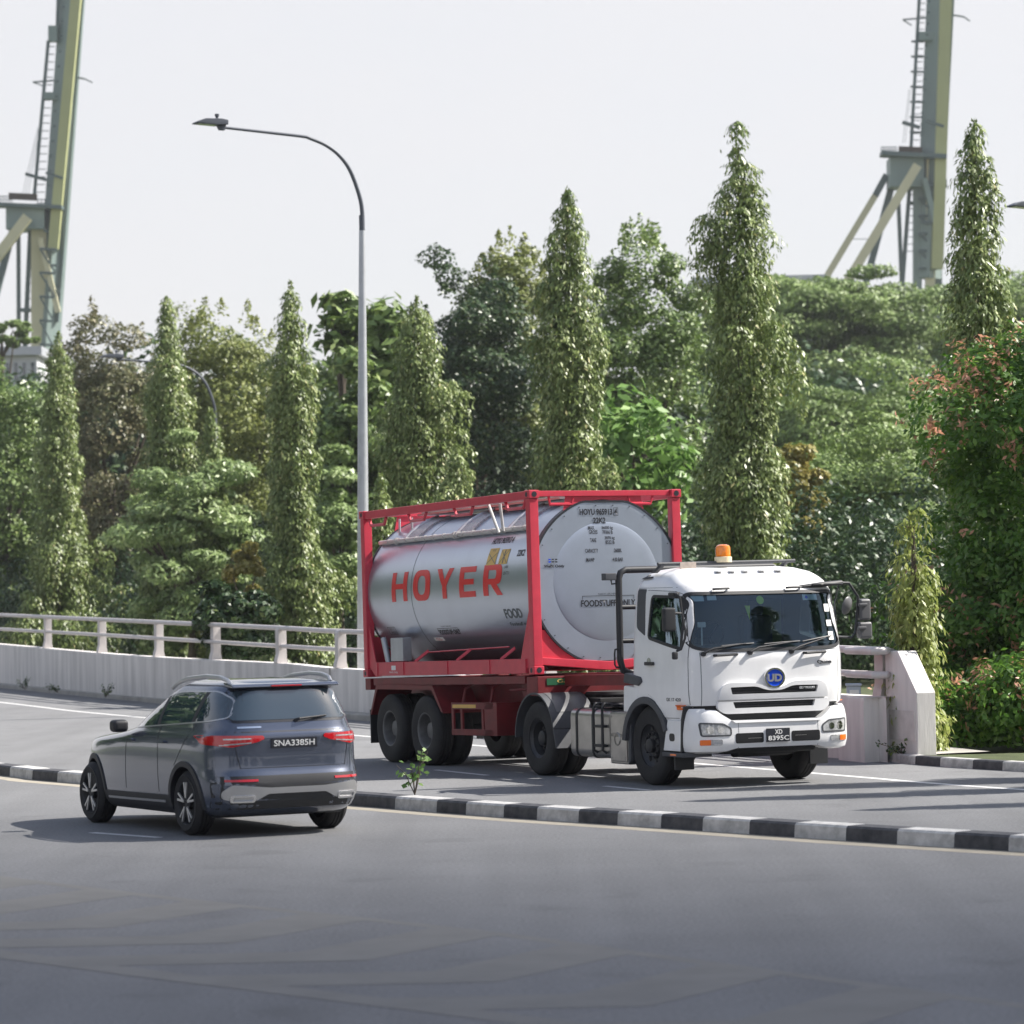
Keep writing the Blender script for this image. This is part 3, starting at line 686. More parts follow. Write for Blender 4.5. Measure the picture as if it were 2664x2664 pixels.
spL = dict(rungs=[], beams=[
    ('boom', (372, -120), (226, 1900), 47, cp, 0.0, pi / 4), ('boom_rail', (424, -120), (288, 1620), 7, cdk, -0.6), ('boom_lit_face', (393, -120), (268, 1250), 26, co2, -1.25),
    ('tie_column', (296, -120), (288, 130), 8, cdk, -0.5), ('tie_column', (243, 205), (172, 990), 8, cdk, -0.5), ('bracket', (268, 132), (268, 210), 24, cp, -0.4), ('bracket', (222, 482), (310, 486), 18, cp, -0.4), ('block', (140, 1035), (140, 1160), 100, cp, 0.3),
    ('platform', (-40, 1030), (318, 1046), 9, cdk, -1.2, 0.0, 60), ('platform', (220, 1160), (300, 1166), 6, cdk, -1.5), ('platform', (225, 1330), (290, 1336), 6, cdk, -1.5), ('platform', (240, 1460), (300, 1464), 6, cdk, -1.5),
    ('machinery', (45, 985), (185, 992), 16, M_['bark'], -0.8), ('strut', (140, 1090), (-120, 1430), 25, cs, -3.0), ('leg', (60, 1170), (-40, 1560), 17, cdk, 1.0), ('leg', (93, 1170), (95, 1900), 10, cdk, 0.4), ('leg', (153, 1150), (118, 1900), 11, cdk, 0.4),
    ('leg', (200, 1150), (204, 5000), 40, cs, 0.0), ('leg', (250, 1150), (232, 5000), 34, cp, 0.3), ('brace', (203, 1200), (292, 1570), 14, cs, -1.6), ('cross_beam', (90, 1558), (190, 1560), 10, cdk, 0.0), ('walkway', (128, 874), (232, 904), 8, cdk, -0.8), ('walkway', (230, 868), (316, 896), 6, cdk, -1.8)],
    multi=[('ladder', rung((243, 215), (172, 985), (278, 215), (222, 985), 20, 2.0), cdk), ('outrigger', [((165, 413), (272, 404), 4, -0.5), ((165, 413), (222, 434), 3, -0.5), ((384, 388), (430, 398), 4, -0.5), ((430, 398), (465, 416), 3, -0.5)], cdk),
           ('handrail', hand(-10, 60, 1024, 5) + hand(190, 316, 1040, 7), cdk), ('stair', rung((153, 1170), (125, 1560), (190, 1170), (180, 1560), 10, 1.8), cdk), ('cross_member', [((200, 1250 + i * 120), (285 - i * 6, 1255 + i * 120), 6, -1.9) for i in range(5)] + [((200, 1250 + i * 120), (280 - i * 6, 1370 + i * 120), 4, -1.9) for i in range(4)], cdk), ('catwalk_post', [((318 - i * 6, -40 + i * 75), (332 - i * 6, -42 + i * 75), 5, -1.8) for i in range(14)], cdk), ('cable', [((110, 990), (190, 640), 1.0, -1), ((125, 990), (200, 620), 1.0, -1), ((140, 990), (208, 600), 1.0, -1)], cdk)])
crane('green harbour crane with raised boom cut off at the left edge above the trees', PL, spL, anchor=(226, 1700))

# far buildings glimpsed over the trees
def building(label, px0, px1, pyt, Y, dep, mats):
    a = at(px0, pyt, Y); b = at(px1, pyt, Y); o = empty('port_building', ((a.x + b.x) / 2, Y + dep / 2, 0)); tag(o, label, 'building')
    hw = (b.x - a.x) / 2; z = a.z
    mb = MB(); mb.box(-hw, hw, -dep / 2, dep / 2, 0, z - 0.6); mb.build('wall', M_['bld'], o, 0)
    mb = MB(); mb.box(-hw - 0.4, hw + 0.4, -dep / 2 - 0.4, dep / 2 + 0.4, z - 0.595, z); mb.build('roof', M_['galv'], o, 0)
    mb = MB()
    for i in range(8):
        x = -hw + (i + 0.5) * 2 * hw / 8; mb.box(x - 0.35 * hw / 8, x + 0.35 * hw / 8, -dep / 2 - 0.05, -dep / 2 + 0.1, z - 2.4, z - 1.1)
    mb.build('window', M_['carg'], o, 0)
building('pale warehouse roof glimpsed over the forest behind the tallest column tree', 1815, 2135, 722, 260, 20, None)
building('white building low behind the trees below the left crane', -80, 95, 905, 230, 14, None)
# small pale utility box behind the railing by the cab
ub = empty('utility_box', Vector((at(2222, 1850, 53.5).x, 53.5, 0.0))); tag(ub, 'small pale blue utility box behind the railing beside the truck cab', 'box')
z0, z1 = at(2222, 1815, 53.5).z, at(2222, 1778, 53.5).z
mb = MB(); mb.box(-0.105, 0.105, -0.1, 0.1, 0, z1 - 0.04, 0.01); mb.build('cabinet', M_['boxblue'], ub)
mb = MB(); mb.box(-0.12, 0.12, -0.12, 0.12, z1 - 0.039, z1, 0.008); mb.build('lid', M_['boxblue'], ub)
mb = MB(); mb.box(-0.075, 0.075, -0.106, -0.1, z0 + 0.06, z1 - 0.1); mb.build('notice', M_['ivory'], ub, 0)

# ------------------------------------------------------------------ vegetation
def leaf_obj(name, P, N, Ln, Wd, tint, mats, parent, T=None):
    n = len(P); N = N / np.maximum(np.linalg.norm(N, axis=1), 1e-6)[:, None]
    if T is None: T = rng.normal(size=(n, 3))
    T = T - (T * N).sum(1)[:, None] * N; T /= np.maximum(np.linalg.norm(T, axis=1), 1e-6)[:, None]
    B = np.cross(N, T); Ln = np.broadcast_to(Ln, n)[:, None]; Wd = np.broadcast_to(Wd, n)[:, None]
    V = np.empty((n, 4, 3)); V[:, 0] = P - T * Ln / 2; V[:, 1] = P + B * Wd / 2 + N * Wd * 0.15; V[:, 2] = P + T * Ln / 2; V[:, 3] = P - B * Wd / 2 + N * Wd * 0.15
    me = bpy.data.meshes.new(name); me.vertices.add(4 * n); me.vertices.foreach_set('co', V.reshape(-1).astype(np.float32))
    me.loops.add(4 * n); me.loops.foreach_set('vertex_index', np.arange(4 * n, dtype=np.int32))
    me.polygons.add(n); me.polygons.foreach_set('loop_start', np.arange(0, 4 * n, 4, dtype=np.int32))
    try: me.polygons.foreach_set('loop_total', np.full(n, 4, dtype=np.int32))
    except Exception: pass
    me.update(); me.validate()
    a = me.attributes.new('tint', 'FLOAT', 'FACE'); a.data.foreach_set('value', np.clip(tint, 0, 1).astype(np.float32))
    return link_mesh(name, me, mats, parent, 0)

def trunk(parent, pts, r0, r1, limbs=(), name='trunk'):
    mb = MB(); n = len(pts); mb.tube(pts, list(np.linspace(r0, r1, n)), 10)
    for a, b, r in limbs:
        a = Vector(a); b = Vector(b); m_ = (a + b) / 2 + Vector((0, 0, 0.08 * (b - a).length)); mb.tube([a, m_, b], [r, r * 0.7, r * 0.3], 7)
    return mb.build(name, M_['bark'], parent)

import zlib
def reseed(s):
    global rng
    rng = np.random.default_rng(zlib.crc32(s.encode()))
def mast_tree(px, pyt, Y, rm, rbase, label, grp='column trees behind the parapet', mt='mast', name='column_tree', sparse=0.0, arms=(), leaf=1.0, tap=(0.26, 0.62)):
    """column tree: a slender cone of hanging, teardrop-shaped sprays"""
    reseed(label)
    top = at(px, pyt, Y); H = top.z; xc = (top.x + at(px, 1500, Y).x) / 2
    o = empty(name, (xc, Y, 0)); tag(o, label, 'tree', grp)
    lean = np.array([top.x - xc, 0, 0]); ph = rng.uniform(0, 6.28, 8)
    def prof(h):
        f = 1 - h / H; r = rm * 1.0 * min(1, (f / tap[0]) ** tap[1]) + (rbase - rm) * max(0, (f - 0.5) / 0.5) ** 1.3
        return r * (0.88 + 0.13 * sin(h * 1.9 + ph[0]) + 0.09 * sin(h * 4.3 + ph[1])) + 0.06
    PP, TT, NN, ti = [], [], [], []
    def spray(cx, a, l, n, tb):
        v = rng.normal(size=(n, 3)); v /= np.linalg.norm(v, axis=1)[:, None]
        tz = v[:, 2]; w_ = a * (0.55 - 0.45 * tz) ** 0.5 * (1 + 0.18 * rng.normal(size=n))
        w_ = a * np.where(tz > 0, np.sqrt(np.clip(1 - tz ** 2, 0, 1)), np.clip(1 + tz, 0, 1) ** 0.7 + 0.06) * (1 + 0.16 * rng.normal(size=n))
        ax = np.stack([v[:, 0], v[:, 1]], 1); ax /= np.maximum(np.linalg.norm(ax, axis=1), 1e-6)[:, None]
        pos = cx + np.stack([ax[:, 0] * w_, ax[:, 1] * w_, np.where(tz > 0, tz * 0.35 * l, tz * l)], 1)
        PP.append(pos); NN.append(np.stack([ax[:, 0], ax[:, 1], 0.35 + 0.7 * np.clip(tz, 0, 1)], 1) + rng.normal(size=(n, 3)) * 0.34)
        TT.append(np.stack([ax[:, 0] * 0.3, ax[:, 1] * 0.3, -np.ones(n)], 1) + rng.normal(size=(n, 3)) * 0.38); ti.append(np.clip(rng.normal(tb, 0.17, n), 0, 1))
    nl = int(17 * H * (0.6 + rm * 0.55))
    for k in range(nl):
        f = ((k + rng.random()) / nl) ** 0.72; h = H * (1 - f); R = prof(h); az = k * 2.39996 + rng.normal() * 0.3; q = rng.uniform(0.5, 1.0)
        if rng.random() < 0.08 + sparse * (0.5 if h > H * 0.55 else 0.2): continue
        out = np.array([cos(az), sin(az), 0]); a = (0.16 + 0.20 * R) * rng.uniform(0.55, 1.4); l = (0.5 + 0.5 * R) * rng.uniform(0.55, 1.75)
        cx = out * max(0, R - a * 0.75) * q * (rng.uniform(1.1, 1.4) if rng.random() < 0.22 else 1) + lean * (h / H) + np.array([0, 0, h - 0.15 * l]); spray(cx, a, l, int(255 * (a / 0.4) * (l / 1.0) ** 0.8) + 30, rng.uniform(0.32, 0.62))
    for (axz, h, R, n) in arms:
        out = np.array([cos(axz), sin(axz), 0])
        for k in range(n):
            t = (k + .5) / n; spray(out * R * (0.35 + 0.65 * t) + np.array([0, rng.normal() * 0.15, h + 0.5 * t - 1.1 * t * t + rng.normal() * 0.12]) + lean * (h / H), 0.24, 0.8 * (0.7 + 0.5 * t), 110, 0.55)
    n = 90; t = rng.uniform(0, 1, n); PP.append(np.stack([rng.normal(size=n) * 0.10 * (1.3 - t), rng.normal(size=n) * 0.10 * (1.3 - t), H - 0.7 + 0.75 * t], 1) + lean); NN.append(rng.normal(size=(n, 3)) * 0.6 + np.array([0.5, 0, 0.5])); TT.append(np.array([0, 0, -1]) + rng.normal(size=(n, 3)) * 0.4); ti.append(rng.uniform(0.3, 0.7, n))
    P, T, N_, ti = (np.concatenate(x) for x in (PP, TT, NN, ti)); k = P[:, 2] > 0.05; P, T, N_, ti = P[k], T[k], N_[k], ti[k]
    n = len(P); ti = np.where(rng.random(n) < 0.012, 0.97, ti * 0.93)
    leaf_obj('crown', P, N_, rng.uniform(0.10, 0.21, n) * leaf, rng.uniform(0.04, 0.066, n) * leaf, ti, L_[mt], o, T)
    trunk(o, [Vector((0, 0, -0.2)), Vector((0, 0, H * 0.3)), Vector((lean[0] * 0.5, 0, H * 0.6)), Vector((lean[0] * .95, 0, H * 0.96))], 0.13, 0.02)
    return o

def crown_points(c, r, nb, nl, br, flat=0.8, lower=-0.45, jit=0.22):
    """blobs spread over an ellipsoid; leaves on the blobs' shells"""
    PP, NN, ti = [], [], []
    g_ = pi * (3 - sqrt(5)); offs = rng.uniform(0, 6.28)
    for i in range(nb):
        zz = 1 - (1 - lower) * (i + 0.5) / nb; rr = sqrt(max(0, 1 - zz * zz)) ** 0.62; zz = np.sign(zz) * abs(zz) ** 0.85; a = i * g_ + offs
        u = np.array([cos(a) * rr, sin(a) * rr, zz]); u += rng.normal(size=3) * 0.13
        bc = c + u * r * rng.uniform(0.62, 0.98); b = br * rng.uniform(0.6, 1.25)
        n = int(nl * rng.uniform(0.7, 1.3)); v = rng.normal(size=(n, 3)); v[:, 2] += 0.35; v /= np.linalg.norm(v, axis=1)[:, None]
        # second-level tufts
        tf = rng.normal(size=(9, 3)); tf[:, 2] = np.abs(tf[:, 2]); tf /= np.linalg.norm(tf, axis=1)[:, None]
        d = np.max(v @ tf.T, axis=1); rad_ = b * (0.62 + 0.5 * d ** 3) * (1 + rng.normal(size=n) * jit * 0.5)
        pos = bc + v * rad_[:, None] * np.array([1, 1, flat])
        PP.append(pos); NN.append(v * 0.75 + np.array([0, 0, 0.35]) + u * 0.25 + rng.normal(size=(n, 3)) * 0.55); ti.append(np.clip(rng.normal(rng.uniform(0.35, 0.6), 0.17, n), 0, 1))
    return np.concatenate(PP), np.concatenate(NN), np.concatenate(ti)

def broad_tree(x0, x1, yt, yb, Y, mt, label, grp='broad trees behind the parapet', nb=70, nl=520, br=None, Ln=0.19, Wd=0.1, flat=0.8, ry=None, lower=-0.92, name='broadleaf_tree', spikes=0, jit=0.22, mt2=None, frac2=0.0):
    reseed(label); k = 2664 / 1932.; x0, x1, yt, yb = x0 * k, x1 * k, yt * k, yb * k; xm = (x0 + x1) / 2
    T_ = at(xm, yt, Y); B_ = at(xm, yb, Y); rx = (at(x1, yt, Y).x - at(x0, yt, Y).x) / 2; rz = (T_.z - B_.z) / 2
    xc = at(xm, (yt + yb) / 2, Y).x; ry = ry or rx
    o = empty(name, (xc, Y, 0)); tag(o, label, 'tree', grp)
    br = br or 0.34 * min(rx, rz); c = np.array([0, 0, B_.z + rz]); r = np.array([max(.3, rx - br * 0.45), max(0.4, ry - br * 0.6), max(.3, rz - br * 0.55 * flat)])
    P, N_, ti = crown_points(c, r, nb, nl, br, flat, lower, jit)
    # loose shoots on top
    if spikes:
        for i in range(spikes):
            u = rng.uniform(-0.9, 0.9); z = c[2] + r[2] * sqrt(max(0, 1 - u * u)) + br * 0.5; hgt = rng.uniform(0.5, 1.3); n = 60
            t = rng.uniform(0, 1, n); q = np.stack([u * r[0] + rng.normal(size=n) * 0.18 * (1.15 - t), rng.normal(size=n) * 0.25 * (1.1 - t) + rng.uniform(-1, 1), z - 0.3 + t * hgt], 1)
            P = np.concatenate([P, q]); N_ = np.concatenate([N_, rng.normal(size=(n, 3)) + np.array([0.3, 0, 0.5])]); ti = np.concatenate([ti, rng.uniform(0.4, 0.9, n)])
    kz = P[:, 2] > 0.1; P, N_, ti = P[kz], N_[kz], ti[kz]; n = len(P)
    leaf_obj('crown', P, N_, Ln * rng.uniform(0.7, 1.25, n), Wd * rng.uniform(0.7, 1.25, n), ti, L_[mt], o)
    if mt2:
        kk_ = rng.random(n) < frac2; Q = P[kk_]; 
        leaf_obj('young_leaves', Q + N_[kk_] * 0.05, N_[kk_], Ln * 0.9, Wd, rng.random(len(Q)), L_[mt2], o)
    th = max(0.6, c[2] - r[2] * 0.2)
    lb = [((0, 0, th * rng.uniform(0.6, 0.95)), tuple(c + r * np.array([cos(a), sin(a), rng.uniform(-0.1, 0.5)]) * 0.75), 0.035 * rx + 0.03) for a in rng.uniform(0, 6.28, 6)]
    trunk(o, [Vector((0, 0, -0.2)), Vector((0.05 * rx, 0, th * 0.5)), Vector((0, 0, th))], 0.045 * rx + 0.06, 0.03 * rx + 0.03, lb)
    return o

# ---- column (mast) trees, left to right in the photo
S = 2664 / 1932.
mast_tree(108 * S, 628 * S, 126, 0.9, 2.7, 'leftmost column tree, drooping and broad at its foot, below the left crane', arms=[(0.2, 3.2, 2.6, 7), (0.0, 4.6, 2.0, 5)])
mast_tree(314 * S, 562 * S, 116, 0.95, 1.4, 'column tree rising behind the pale green feathery tree at the left')
mast_tree(397 * S, 772 * S, 112, 0.58, 0.75, 'short column tree with round top beside the feathery tree')
mast_tree(548 * S, 534 * S, 102, 0.82, 1.8, 'tall column tree standing left of the curved street lamp', arms=[(0.1, 3.0, 2.2, 6)])
mast_tree(786 * S, 562 * S, 99, 1.1, 1.5, 'column tree with bulging right side just right of the curved street lamp', arms=[(0.0, 8.6, 1.5, 5), (0.2, 7.4, 1.6, 5)])
mast_tree(862 * S, 842 * S, 96, 0.68, 0.8, 'short column tree just above the rear of the tank container')
mast_tree(717 * S, 896 * S, 93, 0.42, 0.5, 'smallest column tree, its rounded tip beside the lamp post')
mast_tree(1070 * S, 356 * S, 90, 0.95, 1.2, 'tall column tree with hooked tip above the middle of the container', sparse=0.25, arms=[(pi, 11.2, 0.75, 3), (pi, 10.6, 0.95, 4)])
mast_tree(1150 * S, 868 * S, 88, 0.5, 0.6, 'low column tree tip behind the container roof beside the large leafed bush')
mast_tree(1392 * S, 236 * S, 84, 1.02, 1.45, 'tallest ragged column tree rising behind the orange beacon of the cab', sparse=0.5, arms=[(pi, 11.6, 1.15, 5), (pi, 10.9, 1.15, 4), (0.0, 8.8, 1.45, 6), (0.0, 8.0, 1.55, 6)])
MT = mast_tree(1838 * S, 230 * S, 73, 0.84, 1.0, 'tall loose column tree at the right, in front of the right crane', sparse=0.5)
mast_tree(1722 * S, 972 * S, 49.2, 0.40, 0.45, 'thin yellowish column tree drooping over the parapet end block', mt='yg', sparse=0.35, leaf=0.8, tap=(0.12, 0.5))

# column trees past the right edge of the picture: their thin shadows lie across the far lanes
for (x, y, s_, lab) in ((9.9, 42.2, 0.62, 'column tree just past the right edge of the picture, its shadow across the lane'), (11.6, 44.6, 0.75, 'taller column tree past the right edge of the picture beside the painted kerb'), (10.2, 39.6, 0.5, 'small column tree past the right edge of the picture nearest the median')):
    q = copy_tree(MT); q.location = (x, y, 0); q.scale = (s_ * 1.25, s_ * 1.25, s_); q['label'] = lab
# ---- broad trees
broad_tree(95, 330, 592, 1150, 142, 'brown', 'brownish tree behind the distant pale street lamp', nb=64, spikes=10)
broad_tree(285, 570, 585, 1150, 138, 'olive', 'olive green tree between the second and third column trees', nb=70, spikes=14)
broad_tree(560, 775, 650, 1150, 132, 'grey', 'mixed green tree behind the curved street lamp', nb=56, Ln=0.28, Wd=0.13)
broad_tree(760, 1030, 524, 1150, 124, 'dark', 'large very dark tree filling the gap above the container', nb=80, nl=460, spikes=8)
broad_tree(855, 1075, 468, 960, 132, 'olive', 'high rounded olive tree behind the hooked column tree', nb=70, spikes=14)
broad_tree(1080, 1345, 455, 1100, 122, 'grey', 'grey green shiny tree left of the tallest column tree', nb=80, nl=460, spikes=16, Ln=0.2)
broad_tree(602, 690, 535, 700, 118, 'grey', 'thin large leafed tree with open sky beside the street lamp post', nb=11, nl=48, br=0.5, Ln=0.6, Wd=0.24, name='rubber_tree', jit=0.7)
broad_tree(592, 768, 690, 1120, 114, 'grey', 'big leaved tree filling the gap behind the street lamp post', nb=44, nl=300, Ln=0.34, Wd=0.16, jit=0.4)
broad_tree(688, 768, 580, 760, 117, 'grey', 'large leafed tree right of the street lamp post', nb=14, nl=90, br=0.6, Ln=0.6, Wd=0.24, name='rubber_tree', jit=0.6)
broad_tree(-110, 125, 692, 1160, 150, 'grey', 'pale leafed tree at the left edge behind the leftmost column tree', nb=70)
broad_tree(-60, 66, 602, 664, 215, 'rain', 'flat topped far tree at the left edge below the crane', nb=26, nl=260, flat=0.5, Ln=0.35, Wd=0.2)
broad_tree(1270, 1790, 512, 880, 215, 'rain', 'wide umbrella shaped rain tree below the right crane', 'rain trees on the slope', nb=175, nl=620, br=2.0, flat=0.36, Ln=0.3, Wd=0.17, ry=9, name='rain_tree', lower=-0.3)
broad_tree(1740, 2090, 515, 900, 222, 'rain', 'umbrella shaped rain tree at the far right edge behind the loose column tree', 'rain trees on the slope', nb=110, nl=560, br=2.0, flat=0.36, Ln=0.3, Wd=0.17, ry=8, name='rain_tree', lower=-0.3)
broad_tree(1390, 1840, 716, 1060, 160, 'rain', 'paler rain tree canopy in front of the wide umbrella shaped one', 'rain trees on the slope', nb=150, nl=620, br=1.6, flat=0.34, Ln=0.23, Wd=0.13, ry=8, name='rain_tree', lower=-0.3)
broad_tree(1420, 1830, 815, 1300, 118, 'rain', 'nearest rain tree, dark underneath, behind the truck cab', 'rain trees on the slope', nb=120, nl=620, br=1.15, flat=0.4, ry=6, name='rain_tree', lower=0.05)
broad_tree(1440, 1560, 830, 1090, 100, 'gold', 'small golden brown bush tree right of the tallest column tree', nb=30, nl=330)
broad_tree(212, 500, 838, 1270, 112, 'light', 'pale green feathery tree low at the left behind the railing', nb=46, nl=520, flat=0.5, br=0.75, Ln=0.24, Wd=0.09, name='feathery_tree')
broad_tree(590, 690, 872, 1200, 106, 'light', 'small pale green feathery tree left of the container corner', nb=24, nl=420, flat=0.5, br=0.6, Ln=0.24, Wd=0.09, name='feathery_tree')
broad_tree(1098, 1300, 738, 1010, 95, 'bright', 'bright bush with large glossy leaves above the container roof', nb=30, nl=46, br=0.5, Ln=0.42, Wd=0.2, name='large_leaf_bush', jit=0.6)
broad_tree(420, 500, 1005, 1240, 99, 'gold', 'yellowish shrub behind the railing by the pale feathery tree', nb=22, nl=300)
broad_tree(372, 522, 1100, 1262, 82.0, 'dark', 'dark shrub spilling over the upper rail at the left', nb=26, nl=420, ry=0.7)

# dense dark undergrowth between the trees
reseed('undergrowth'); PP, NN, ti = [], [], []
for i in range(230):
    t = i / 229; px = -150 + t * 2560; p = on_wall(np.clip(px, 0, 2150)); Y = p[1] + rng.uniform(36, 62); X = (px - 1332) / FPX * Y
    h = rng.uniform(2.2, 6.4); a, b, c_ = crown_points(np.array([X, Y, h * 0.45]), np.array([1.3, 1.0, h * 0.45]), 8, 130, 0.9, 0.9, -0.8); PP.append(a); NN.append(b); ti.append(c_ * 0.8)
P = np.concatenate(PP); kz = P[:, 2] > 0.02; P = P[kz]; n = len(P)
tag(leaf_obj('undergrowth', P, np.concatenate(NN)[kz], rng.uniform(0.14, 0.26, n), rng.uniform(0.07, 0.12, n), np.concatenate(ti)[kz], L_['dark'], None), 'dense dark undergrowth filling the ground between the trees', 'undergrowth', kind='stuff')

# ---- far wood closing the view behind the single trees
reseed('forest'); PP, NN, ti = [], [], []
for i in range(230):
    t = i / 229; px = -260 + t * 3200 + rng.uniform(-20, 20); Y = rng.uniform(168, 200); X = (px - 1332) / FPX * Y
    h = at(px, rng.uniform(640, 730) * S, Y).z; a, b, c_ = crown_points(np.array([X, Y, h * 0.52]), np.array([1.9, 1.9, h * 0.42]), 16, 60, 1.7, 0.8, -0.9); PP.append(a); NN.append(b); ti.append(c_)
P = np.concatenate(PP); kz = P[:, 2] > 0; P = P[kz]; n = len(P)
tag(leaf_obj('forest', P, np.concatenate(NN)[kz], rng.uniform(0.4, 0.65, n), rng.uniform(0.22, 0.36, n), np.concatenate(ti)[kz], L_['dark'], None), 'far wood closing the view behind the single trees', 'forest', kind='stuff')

# ---- red tipped hedge tree at the right
hx = at(2480, 1500, 51).x
reseed('hedge'); hd = empty('hedge_bush', (10.15, 55.2, 0)); hd.scale = (1.08, 1.0, 1.09); tag(hd, 'tall dense bush with red young leaves at the right edge of the road', 'bush')
P, N_, ti = crown_points(np.array([0.1, 0, 2.9]), np.array([3.15, 2.3, 3.6]), 210, 480, 0.6, 1.0, -0.85)
P2, N2, t2 = crown_points(np.array([-0.3, -0.4, 1.2]), np.array([3.3, 2.0, 1.3]), 110, 460, 0.6, 1.0, -0.9)
P3, N3, t3 = crown_points(np.array([-0.1, -3.9, 0.45]), np.array([3.9, 1.5, 0.55]), 110, 380, 0.5, 1.0, -0.6)
P = np.concatenate([P, P2, P3]); N_ = np.concatenate([N_, N2, N3]); ti = np.concatenate([ti, t2, t3]); kz = P[:, 2] > 0.1; P, N_, ti = P[kz], N_[kz], ti[kz]; n = len(P)
leaf_obj('crown', P, N_, rng.uniform(0.09, 0.16, n), rng.uniform(0.045, 0.075, n), ti, L_['hedge'], hd)
# red young shoots, thickest toward the top
rr_ = np.linalg.norm((P - np.array([0.1, 0, 2.9])) / np.array([3.5, 2.9, 4.0]), axis=1); cand = np.where((rr_ > 0.9) & (P[:, 1] < 1.0))[0]
seeds = rng.choice(cand, 800, p=(lambda w_: w_ / w_.sum())(np.exp((P[cand, 2] - 4) * 0.26 - P[cand, 0] * 0.08)))
PP = np.repeat(P[seeds], 8, 0) + rng.normal(size=(800 * 8, 3)) * 0.06; NN = np.repeat(N_[seeds], 8, 0) + rng.normal(size=(800 * 8, 3)) * 0.5
leaf_obj('young_leaves', PP + np.array([0, 0, 0.04]), NN, 0.12, 0.045, rng.random(len(PP)), L_['tip'], hd)
trunk(hd, [Vector((0, 0, -0.1)), Vector((0, 0, 2)), Vector((0.1, 0, 4))], 0.16, 0.06)

reseed('weeds')
# ---- weed on the median and weeds at the wall foot
def weed(loc, h, sp, n, Ln, label, mt, stems=5):
    o = empty('weed', loc); tag(o, label, 'weed', 'weeds by the kerbs')
    PP, NN = [], []; mb = MB()
    for i in range(stems):
        a = rng.uniform(0, 6.28); e = Vector((cos(a) * sp * rng.uniform(.3, 1), sin(a) * sp * 0.5, h * rng.uniform(0.45, 1))); mid = e * 0.5 + Vector((0, 0, h * 0.12)); mb.tube([Vector((0, 0, -0.02)), mid, e], [0.008, 0.006, 0.003], 6)
        for k in range(n):
            t = rng.uniform(0.25, 1); q = mid * (2 * t * (1 - t)) + e * (t * t); PP.append(np.array(q) + rng.normal(size=3) * Ln * 0.5); NN.append(np.array([0, -0.5, 0.8]) + rng.normal(size=3) * 0.6)
    mb.build('stem', M_['bark'], o); PP = np.array(PP)
    leaf_obj('leaves', PP, np.array(NN), rng.uniform(0.7, 1.2, len(PP)) * Ln, rng.uniform(0.5, 0.8, len(PP)) * Ln, rng.random(len(PP)), L_[mt], o)
wq = ground(1078, 2066, 0.15); weed((wq.x, wq.y + 0.2, 0.15), 0.52, 0.3, 9, 0.085, 'leafy green weed growing on the black and white median kerb', 'bright', 6)
for px, py, h, lab in ((65, 1792, 0.3, 'weed tuft at the foot of the parapet, leftmost of three'), (150, 1800, 0.26, 'weed tuft at the foot of the parapet, middle of three'), (275, 1812, 0.34, 'weed tuft at the foot of the parapet just above the car roof'), (2232, 1952, 0.3, 'weed tuft at the wall foot beside the truck bumper'), (2345, 1962, 0.22, 'low weed patch at the foot of the concrete end block')):
    q = ground(px, py, 0.12); weed((q.x, q.y, 0.12), h, 0.35, 12, 0.07, lab, 'dark', 6)

# ---- a cumulus cloud added toward the sun to shade the near lane softly
co_ = np.array(sdir / sdir.z) * 1800.0; ex = sqrt(120 ** 2 + (sdir.y / sdir.z * 60) ** 2)
o = empty('shade_cloud', tuple(co_ + np.array([0, 38.5 - ex, 0]))); tag(o, 'white flat based cumulus cloud added out of view to shade the near lane', 'shade_cloud')
mb = MB()
for i in range(15):
    x = -350 + i * 50; t = bmesh.new(); bmesh.ops.create_icosphere(t, subdivisions=4, radius=1)
    for v in t.verts:
        k = 1 + 0.05 * sin(5 * v.co.x + i) * sin(6 * v.co.y + 2 * i) * sin(5 * v.co.z)
        v.co = Vector((x + v.co.x * 90 * k, -(i % 2) * 4 + v.co.y * 120 * k, v.co.z * 60 * k if v.co.z > 0 else v.co.z * 60))
    mb._add(t)
mb.build('puffs', mat('cloud_white', (0.9, 0.9, 0.92), 1.0), o, 180)

# ---- roadside trees out of frame: they show in the reflections
PP, NN, ti = [], [], []
for (x, y, h, rr) in [(-24, 38, 7, 4), (-24, 52, 12, 4.5), (-30, 64, 14, 5), (-36, 76, 13, 5), (-43, 90, 14, 5.5), (-52, 104, 14, 6), (-60, 122, 14, 6), (42, 14, 12, 5), (44, 0, 13, 5.5), (40, -14, 12, 5), (31, -26, 13, 5.5), (18, -34, 12, 5), (5, -38, 13, 5), (-9, -34, 12, 5), (-20, -22, 12, 5)]:
    a, b, c_ = crown_points(np.array([x, y, h * 0.55]), np.array([rr, rr, h * 0.42]), 40, 90, 1.6, 0.8, -0.9); PP.append(a); NN.append(b); ti.append(c_)
P = np.concatenate(PP); n = len(P)
tag(leaf_obj('treeline', P, np.concatenate(NN), rng.uniform(0.6, 1.0, n), rng.uniform(0.35, 0.6, n), np.concatenate(ti), L_['dark'], None), 'belt of dark roadside trees on the near side of the road', 'treeline', kind='stuff')

